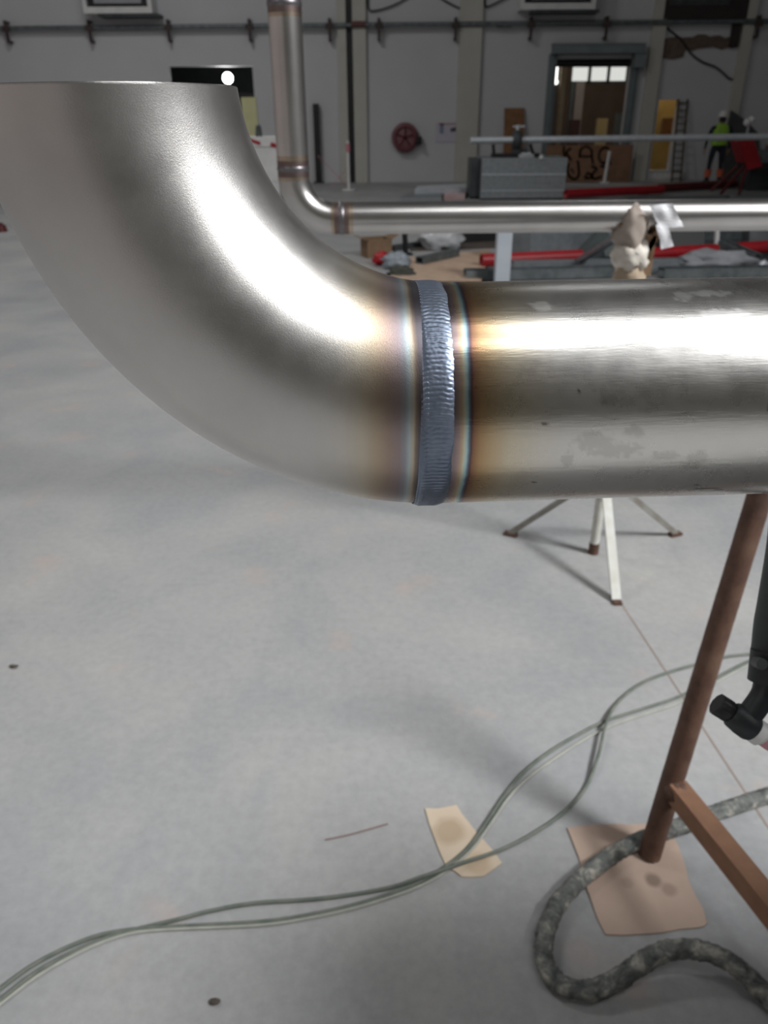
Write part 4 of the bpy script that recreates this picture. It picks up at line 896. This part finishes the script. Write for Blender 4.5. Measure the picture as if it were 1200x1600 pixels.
# dark leaning plate and white blob
pl_ = [P(x, y, Y=YW - .4) for x, y in [(1142, 172), (1165, 188), (1187, 210), (1184, 232), (1134, 214)]]
pl_ = [P(x, y, Y=YW - .2) for x, y in [(1143, 172), (1163, 186), (1185, 208), (1190, 290), (1128, 288), (1136, 200)]]
for p_ in pl_[3:5]: p_.z = .0
b = MB(); b.prism(pl_, (0, .05, 0)); tag(b.build('dark_plate', mat('dark_plate', rgb(84, 88, 84), .6, .2, c2=rgb(70, 74, 72), scale=3)), 'dark grey steel plate with sloping top standing behind the red machine', 'plate')
YM = 18.4
q = P(1153, 195, Y=YM + .2)
# red threading machine
mz0 = P(1160, 255, Y=YM).z; mz1 = P(1160, 222, Y=YM).z; mxa = P(1157, 240, Y=YM).x; mxb = P(1222, 240, Y=YM).x
MC = thing('threading_machine', ((mxa + mxb)/2, YM, 0), 'red pipe threading machine on splayed legs at the right edge', 'machine')
b = MB(); b.prism([(mxa - .18, YM - .25, mz1 + .02), (mxa + .12, YM - .25, mz1 + .06), (mxa + .42, YM - .25, mz0 - .05), (mxa + .12, YM - .25, mz0 - .12)], (0, .5, 0)); b.build('motor_housing', M_RED, MC)
b = MB(); b.span((mxa + .3, YM - .2, mz0 + .12), (mxb, YM + .2, mz1 - .15)); b.span((mxa + .6, YM - .23, mz1 - .2), (mxb, YM + .2, mz1 - .06)); b.build('carriage', MATS['faded_red'], MC)
b = MB(); b.span((mxa + .28, YM - .24, mz0 + .02), (mxa + .62, YM - .2, mz0 + .28)); b.cyl((mxa + .45, YM - .3, mz0 + .18), (mxa + .45, YM - .2, mz0 + .18), .12, n=18); b.build('die_head', M_GALVD, MC)
b = MB(); b.span((mxa + .05, YM - .22, mz0 - .1), (mxb, YM + .22, mz0 + .02)); b.build('oil_tray', M_BLACK, MC)
for (dx_, ty, fx, fy) in ((0.05, -.18, -.42, -.35), (0.12, -.18, -.08, -.5), (1.0, -.18, 1.25, -.4), (.9, .18, 1.2, .4), (.08, .18, -.35, .4)):
    b = MB(); b.cyl((mxa + dx_, YM + ty, mz0 - .05), (mxa + fx, YM + fy, .0), .035, n=10); b.build('leg', M_DKRED, MC)
b = MB(); b.cyl((mxa + .04, YM - .05, mz1 + .02), (mxa + .04, YM - .05, mz1 + .32), .03, n=10); b.build('lamp_stalk', M_GALV, MC)
b = MB(); b.ball((mxa + .0, YM - .05, mz1 + .38), (.08, .07, .08)); b.lathe([(.03, 0), (.07, .08), (.075, .12)], (mxa + .03, YM - .05, mz1 + .36), (.6, 0, .8), 14); b.build('lamp_shade', M_WHITE, MC)
b = MB(); q = P(1195, 262, Y=YM + .9); b.span((q.x - .5, YM + .5, 0), (q.x + .6, YM + 1.0, q.z)); b.span((q.x - .52, YM + .48, q.z - .05), (q.x + .62, YM + 1.02, q.z)); tag(b.build('grey_crate', M_DKGREY), 'dark grey crate on the floor behind the red machine', 'crate')

# ================================================================== SCRAP PILE
slab('steel_sheet', [(800, 431), (1240, 427), (1236, 368), (806, 373)], .0, .01, M_DKGREY, 'big dark steel sheet lying under the right half of the scrap pile')
slab('steel_sheet', [(640, 393), (800, 387), (800, 368), (655, 372)], .0, .01, M_TIN, 'dark brown steel sheet lying under the back left of the scrap pile')
slab('cardboard_flat', [(604, 440), (632, 404), (766, 391), (752, 440)], .03, .012, M_CARD, 'large flat tan cardboard sheet lying in the scrap pile', 'cardboard')
q = P(588, 400, Z=0)
BX = thing('cardboard_box', q, 'small brown open cardboard box at the left end of the scrap pile', 'box')
b = MB(); Rz = Matrix.Rotation(.35, 3, 'Z')
for s_ in (-1, 1):
    b.box(q + Rz @ Vector((s_*.16, .0, .11)), (.008, .26, .22), Rz); b.box(q + Rz @ Vector((0, s_*.13, .11)), (.32, .008, .22), Rz)
b.box(q + Vector((0, 0, .005)), (.32, .26, .01), Rz); b.build('carton', M_CARDD, BX)
b = MB(); b.box(q + Rz @ Vector((.2, -.02, .24)), (.12, .26, .008), Rz @ Matrix.Rotation(-.5, 3, 'Y')); b.box(q + Rz @ Vector((-.2, -.02, .23)), (.12, .26, .008), Rz @ Matrix.Rotation(.3, 3, 'Y')); b.build('flap', M_CARDD, BX)
def chan(a, c_, w_, h_, z0, mt, label, name='steel_channel', z1=None):
    A_ = P(*a, Z=z0); C2 = P(*c_, Z=z0 if z1 is None else z1)
    d = (C2 - A_).normalized(); x = d.cross(zv).normalized(); t = .012; u_ = x.cross(d).normalized()
    b = MB(); hv = u_*h_
    b.bar(A_ + u_*t/2, C2 + u_*t/2, w_, t, tuple(u_)); b.bar(A_ + x*(w_/2) + hv/2, C2 + x*(w_/2) + hv/2, t, h_, tuple(u_)); b.bar(A_ - x*(w_/2) + hv/2, C2 - x*(w_/2) + hv/2, t, h_, tuple(u_))
    b.bar(A_ + x*(w_/2 - .02) + hv, C2 + x*(w_/2 - .02) + hv, .04, t, tuple(u_)); b.bar(A_ - x*(w_/2 - .02) + hv, C2 - x*(w_/2 - .02) + hv, .04, t, tuple(u_))
    return tag(b.build(name, mt), label, 'channel')
chan((726, 437), (1010, 430), .16, .10, .012, M_GALVD, 'long dull steel channel in front of the scrap pile at centre')
chan((800, 421), (1068, 417), .14, .09, .012, M_GALV, 'long pale steel channel behind the front one in the scrap pile')
chan((1032, 434), (1260, 430), .18, .10, .012, M_GALVD, 'dull steel channel along the right front of the scrap pile')
chan((655, 412), (712, 399), .10, .07, .045, M_GALVD, 'short grey channel angled across the left of the scrap pile')
chan((612, 392), (680, 382), .10, .06, .0, M_DKGREY, 'dark channel lying left behind the cardboard sheet')
chan((812, 393), (935, 388), .2, .22, .012, M_GALV, 'pale duct channel behind the first red tube of the pile')
chan((1000, 378), (1190, 371), .16, .16, .012, M_GALVD, 'grey channel at the back right of the scrap pile')
chan((1125, 388), (1180, 412), .14, .10, .12, M_GALVD, 'tilted grey channel sloping down at the right of the scrap pile', z1=.015)
chan((700, 378), (800, 372), .22, .16, .012, M_BLACK, 'black channel lying at the back left of the scrap pile')
lying('red_tube', (752, 407), (908, 400), .075, M_RED, 'red tube in the scrap pile left of the wrapped stand head', 'tube', z=.10)
lying('red_tube', (1000, 398), (1118, 391), .075, M_RED, 'red tube in the scrap pile right of the wrapped stand head', 'tube', z=.12)
lying('red_tube', (1150, 389), (1262, 381), .075, M_RED, 'red tube at the far right of the scrap pile', 'tube', z=.12)
def upright(name, px0, px1, ytop, ybase, th, mt, label, cat, slope=.12):
    g0 = P((px0 + px1)/2, ybase, Z=0); y = g0.y; x0 = P(px0, ybase, Y=y).x; x1 = P(px1, ybase, Y=y).x; z = P((px0 + px1)/2, ytop, Y=y).z
    b = MB(); b.prism([(x0, y, 0), (x1, y, 0), (x1, y + slope, z), (x0, y + slope, z)], (0, th, 0)); b.prism([(x0, y, 0), (x0, y - .03, 0), (x0, y + slope - .03, z), (x0, y + slope, z)], (.02, 0, 0)); return tag(b.build(name, mt), label, cat)
upright('folded_sheet', 786, 828, 357, 416, .25, M_DKGREY, 'dark grey folded sheet standing right of the white post', 'sheet')
PW = P(783, 446, Z=0)
PT = thing('white_post', PW, 'white square post standing at the front of the scrap pile', 'post')
zp = P(786, 352, Y=PW.y).z; wd = P(794, 446, Z=0).x - P(772, 446, Z=0).x
b = MB(); b.span((PW.x - wd/2, PW.y - wd/2, .012), (PW.x + wd/2, PW.y + wd/2, zp)); b.build('shaft', mat('pale_blue_white', rgb(196, 204, 212), .5, c2=rgb(186, 194, 202), scale=4), PT)
b = MB(); b.span((PW.x - wd*.8, PW.y - wd*.8, 0), (PW.x + wd*.8, PW.y + wd*.8, .015)); b.build('base_plate', M_GALVD, PT)
def tilted(name, pxs, z0, mt, label, cat='plate', th=.02):
    pts = [P(x, y, Y=yy) for x, y, yy in pxs]; b = MB(); n = (pts[1] - pts[0]).cross(pts[2] - pts[0]).normalized(); b.prism(pts, n*th); return tag(b.build(name, mt), label, cat)
yq = P(930, 418, Z=0).y
tilted('bent_plate', [(905, 412, yq), (958, 378, yq + .2), (940, 352, yq + .5), (897, 398, yq + .3)], 0, mat('slate_plate', rgb(70, 78, 80), .5, .3, c2=rgb(84, 92, 92), scale=4), 'dark slate steel plate tilted in the scrap pile')
tilted('bent_plate', [(945, 402, yq + .5), (985, 405, yq + .5), (990, 362, yq + .8), (950, 352, yq + .9), (938, 372, yq + .75)], 0, mat('green_grey_plate', rgb(104, 114, 112), .5, .2, c2=rgb(116, 124, 122), scale=4), 'green-grey bent plate leaning behind the wrapped stand head')
chan((898, 416), (962, 376), .08, .05, .02, M_GALV, 'thin pale channel leaning across the tilted plates', z1=.42)
def wad(name, px, py, r, mt, label, cat, sd):
    q = P(px, py, Z=0); b = MB(); b.ball(q + Vector((0, 0, r[2]*.8)), r, 22, 14, lambda v: crum(v, 2.4, .5, sd)); return tag(b.build(name, mt), label, cat)
wad('plastic_wad', 690, 389, (.26, .2, .16), M_PLASTIC, 'crumpled pale plastic behind the cardboard sheet', 'plastic', 1)
wad('foil_wad', 852, 383, (.16, .12, .10), mat('white_foil', rgb(228, 232, 236), .25, .4, c2=rgb(206, 210, 216), scale=8), 'white foil scrap above the first red tube', 'foil', 2)
wad('foil_wad', 903, 377, (.10, .1, .17), MATS['white_foil'], 'small bright foil scrap left of the slate plate', 'foil', 3)
wad('plastic_wad', 618, 420, (.16, .12, .10), mat('blue_grey_plastic', rgb(150, 158, 166), .35, c2=rgb(130, 138, 146), scale=8), 'blue-grey plastic bag in front of the small brown box', 'plastic', 4)
wad('red_rag', 596, 414, (.10, .08, .08), M_RED, 'red rag in front of the small brown box', 'rag', 5)
wad('dark_rag', 628, 434, (.14, .09, .07), mat('olive_rag', rgb(74, 76, 68), .8, c2=rgb(56, 58, 52), scale=8), 'dark olive rag at the front left of the scrap pile', 'rag', 6)
wad('grey_sack', 1115, 419, (.42, .2, .11), mat('grey_sack', rgb(158, 160, 164), .7, c2=rgb(140, 142, 146), scale=8), 'grey sack slumped below the thin white stick', 'sack', 7)
wad('foil_wad', 1190, 420, (.07, .06, .05), MATS['white_foil'], 'tiny white foil scrap at the right end of the pile', 'foil', 8)
upright('pale_offcut', 1056, 1086, 366, 385, .06, mat('pale_offcut', rgb(190, 186, 180), .6, c2=rgb(176, 172, 168), scale=6), 'pale square offcut behind the middle red tube', 'offcut', .05)
upright('pale_offcut', 1170, 1200, 372, 388, .06, MATS['pale_offcut'], 'pale square offcut behind the far right red tube', 'offcut', .05)
upright('folded_sheet', 1030, 1100, 358, 395, .15, M_BLACK, 'black folded sheet behind the middle red tube', 'sheet')
upright('folded_sheet', 1168, 1230, 352, 396, .2, M_DKGREY, 'dark grey sheet at the right end of the pile', 'sheet')
b = MB(); q = P(1118, 405, Z=0); b.bar((q.x, q.y, 0.0), (q.x - .03, q.y + .05, P(1110, 356, Y=q.y).z), .055, .04, (1, 0, 0)); b.box((q.x, q.y, .006), (.12, .1, .012)); tag(b.build('white_stick', M_WHITE), 'thin white stick standing behind the grey sack', 'stick')
b = MB(); q = P(634, 398, Z=0); b.cyl(q, (q.x - .02, q.y, P(631, 352, Y=q.y).z), .035, n=10); b.cyl(q, q + Vector((0, 0, .02)), .09, n=14); tag(b.build('dark_rod', M_BLACK), 'dark rod standing in the pile left of the crumpled plastic', 'rod')

# ================================================================== WORKER
def worker():
    foot = P(1112, 288, Z=0); H_ = P(1114, 171, Y=foot.y).z; s = H_/1.84
    r = thing('person', foot, 'worker in white helmet and green hi-vis vest standing with back turned', 'person')
    J = {}; V = []; ED = []; RD = []
    WX = 1.22
    def v(n, x, y, z, rx, ry=None): J[n] = len(V); V.append((x*s*WX, y*s, z*s)); RD.append((rx*s*1.08, (ry or rx)*s))
    def e(*ns):
        for a, c in zip(ns, ns[1:]): ED.append((J[a], J[c]))
    v('pelvis', 0, 0, .95, .145, .11); v('waist', 0, 0, 1.10, .135, .10); v('chest', 0, 0, 1.30, .165, .115); v('neckb', 0, .01, 1.47, .07); v('neck', 0, .02, 1.53, .056); v('head', 0, .03, 1.62, .085, .095); v('crown', 0, .03, 1.71, .07)
    e('pelvis', 'waist', 'chest', 'neckb', 'neck', 'head', 'crown')
    for n, sg in (('l', -1), ('r', 1)):
        v(n + 'hip', .10*sg, 0, .90, .092); v(n + 'knee', .125*sg, .015, .50, .062); v(n + 'calf', .135*sg, -.01, .36, .058); v(n + 'ank', .145*sg, -.015, .09, .042); v(n + 'heel', .148*sg, -.03, .045, .042); v(n + 'toe', .165*sg, .16, .035, .034)
        e('pelvis', n + 'hip', n + 'knee', n + 'calf', n + 'ank', n + 'heel', n + 'toe')
        v(n + 'sh', .19*sg, 0, 1.42, .062); v(n + 'elb', .275*sg, -.02, 1.13, .045); v(n + 'wr', .27*sg, .07, .90, .03); v(n + 'palm', .265*sg, .09, .83, .036, .02)
        e('chest', n + 'sh', n + 'elb', n + 'wr', n + 'palm')
        for k in range(4):
            f = n + 'f%d' % k; v(f + 'a', (.265 - .006*sg*0)*sg, .065 + .018*k, .79, .010); v(f + 'b', .262*sg, .07 + .018*k, .765 - (.010 if k in (1, 2) else 0), .009); v(f + 'c', .25*sg, .075 + .018*k, .735 - (.012 if k in (1, 2) else 0), .008); e(n + 'palm', f + 'a', f + 'b', f + 'c')
        v(n + 'ta', .25*sg, .12, .82, .011); v(n + 'tb', .24*sg, .135, .785, .009); e(n + 'palm', n + 'ta', n + 'tb')
    me = bpy.data.meshes.new('body_skeleton'); me.from_pydata(V, ED, []); me.update()
    o = bpy.data.objects.new('body', me); COL.objects.link(o)
    mo = o.modifiers.new('skin', 'SKIN'); mo.use_smooth_shade = True
    if not me.skin_vertices: me.attributes  # the layer comes with the modifier
    for i, rd in enumerate(RD): me.skin_vertices[0].data[i].radius = rd
    me.skin_vertices[0].data[0].use_root = True
    su = o.modifiers.new('sub', 'SUBSURF'); su.levels = 2; su.render_levels = 2
    bpy.context.view_layer.update(); dg = bpy.context.evaluated_depsgraph_get()
    nm = bpy.data.meshes.new_from_object(o.evaluated_get(dg)); o.modifiers.clear(); o.data = nm; bpy.data.meshes.remove(me)
    nm.materials.clear()
    for mt in (mat('skin_tone', rgb(176, 134, 112), .6, c2=rgb(168, 126, 104), scale=8), mat('dark_jacket', rgb(34, 40, 48), .8, c2=rgb(42, 48, 56), scale=8), mat('navy_trousers', rgb(26, 30, 42), .8, c2=rgb(34, 38, 50), scale=8)): nm.materials.append(mt)
    for p in nm.polygons:
        c = p.center/s; c.x /= WX; p.use_smooth = True
        p.material_index = 0 if (c.z > 1.52 or (abs(c.x) > .2 and c.z < .89)) else (2 if c.z < .99 and abs(c.x) < .215 else 1)
    o.parent = r
    fo = Vector(foot)
    def loc(x, y, z): return fo + Vector((x*s*(WX if abs(x) > .03 and z < 1.52 else 1), y*s, z*s))
    # vest: a shell round the torso
    def shell(name, rows, mt, n=28, gapf=None):
        vs = []; fs = []
        for (z, rx, ry, cx, cy) in rows:
            for j in range(n): t = 2*PI*j/n; vs.append(loc(cx + rx*math.cos(t), cy + ry*math.sin(t), z))
        for i in range(len(rows) - 1):
            for j in range(n): fs.append((i*n + j, i*n + (j + 1) % n, (i + 1)*n + (j + 1) % n, (i + 1)*n + j))
        b = MB(); b.add(vs, fs, True); return b.build(name, mt, r)
    M_HV = mat('hi_vis_green', rgb(150, 196, 60), .7, c2=rgb(140, 186, 52), scale=8)
    shell('vest', [(.985, .178, .142, 0, 0), (1.08, .172, .138, 0, 0), (1.22, .178, .14, 0, 0), (1.34, .182, .142, 0, 0), (1.43, .165, .12, 0, 0), (1.49, .11, .085, 0, .005), (1.505, .085, .075, 0, .01)], M_HV)
    for sg in (-1, 1):
        b = MB(); b.bar(loc(.09*sg, -.136, 1.44), loc(.09*sg, -.150, 1.02), .03*s, .008*s, (1, 0, 0)); b.build('reflective_stripe', mat('reflective_grey', rgb(176, 196, 130), .4, c2=rgb(170, 190, 126), scale=9), r)
        shell('boot', [(.0, .06, .07, .152*sg, -.03), (.05, .064, .072, .15*sg, -.03), (.10, .056, .06, .147*sg, -.02), (.17, .056, .058, .144*sg, -.015)], M_BLACK, 16)
        b = MB(); b.ball(loc(.163*sg, .10, .035), (.055*s, .10*s, .042*s), 16, 8); b.build('boot_toe', M_BLACK, r)
        shell('ankle_band', [(.19, .066, .066, .142*sg, -.012), (.30, .074, .072, .138*sg, -.01), (.38, .076, .074, .134*sg, -.008)], mat('orange_band', rgb(206, 104, 72), .7, c2=rgb(196, 94, 64), scale=9), 18)
        b = MB(); b.ball(loc(.085*sg, .03, 1.615), (.014*s, .024*s, .034*s), 10, 8); b.build('ear', MATS['skin_tone'], r)
        b = MB(); b.ball(loc(.033*sg, .118, 1.635), .011*s, 10, 8); b.build('eye', M_WHITE, r)
    b = MB(); b.ball(loc(0, .128, 1.605), (.014*s, .02*s, .028*s), 10, 8); b.build('nose', MATS['skin_tone'], r)
    b = MB(); b.ball(loc(0, .115, 1.565), (.026*s, .01*s, .007*s), 10, 6); b.build('mouth', mat('lip', rgb(140, 84, 78), .6, c2=rgb(134, 80, 74), scale=9), r)
    b = MB(); b.ball(loc(0, .02, 1.60), (.094*s, .098*s, .085*s), 18, 12); b.build('hair', M_BLACK, r)
    hm = MB(); hm.lathe([(.145*s, 0), (.15*s, .008*s), (.122*s, .03*s), (.116*s, .08*s), (.095*s, .13*s), (.055*s, .16*s), (0.001, .17*s)], loc(0, .03, 1.665), (0, 0, 1), 26); hm.box(loc(0, .16, 1.672), (.13*s, .1*s, .012*s)); hm.build('helmet', mat('helmet_white', rgb(220, 220, 218), .4, c2=rgb(212, 212, 210), scale=6), r)
worker()
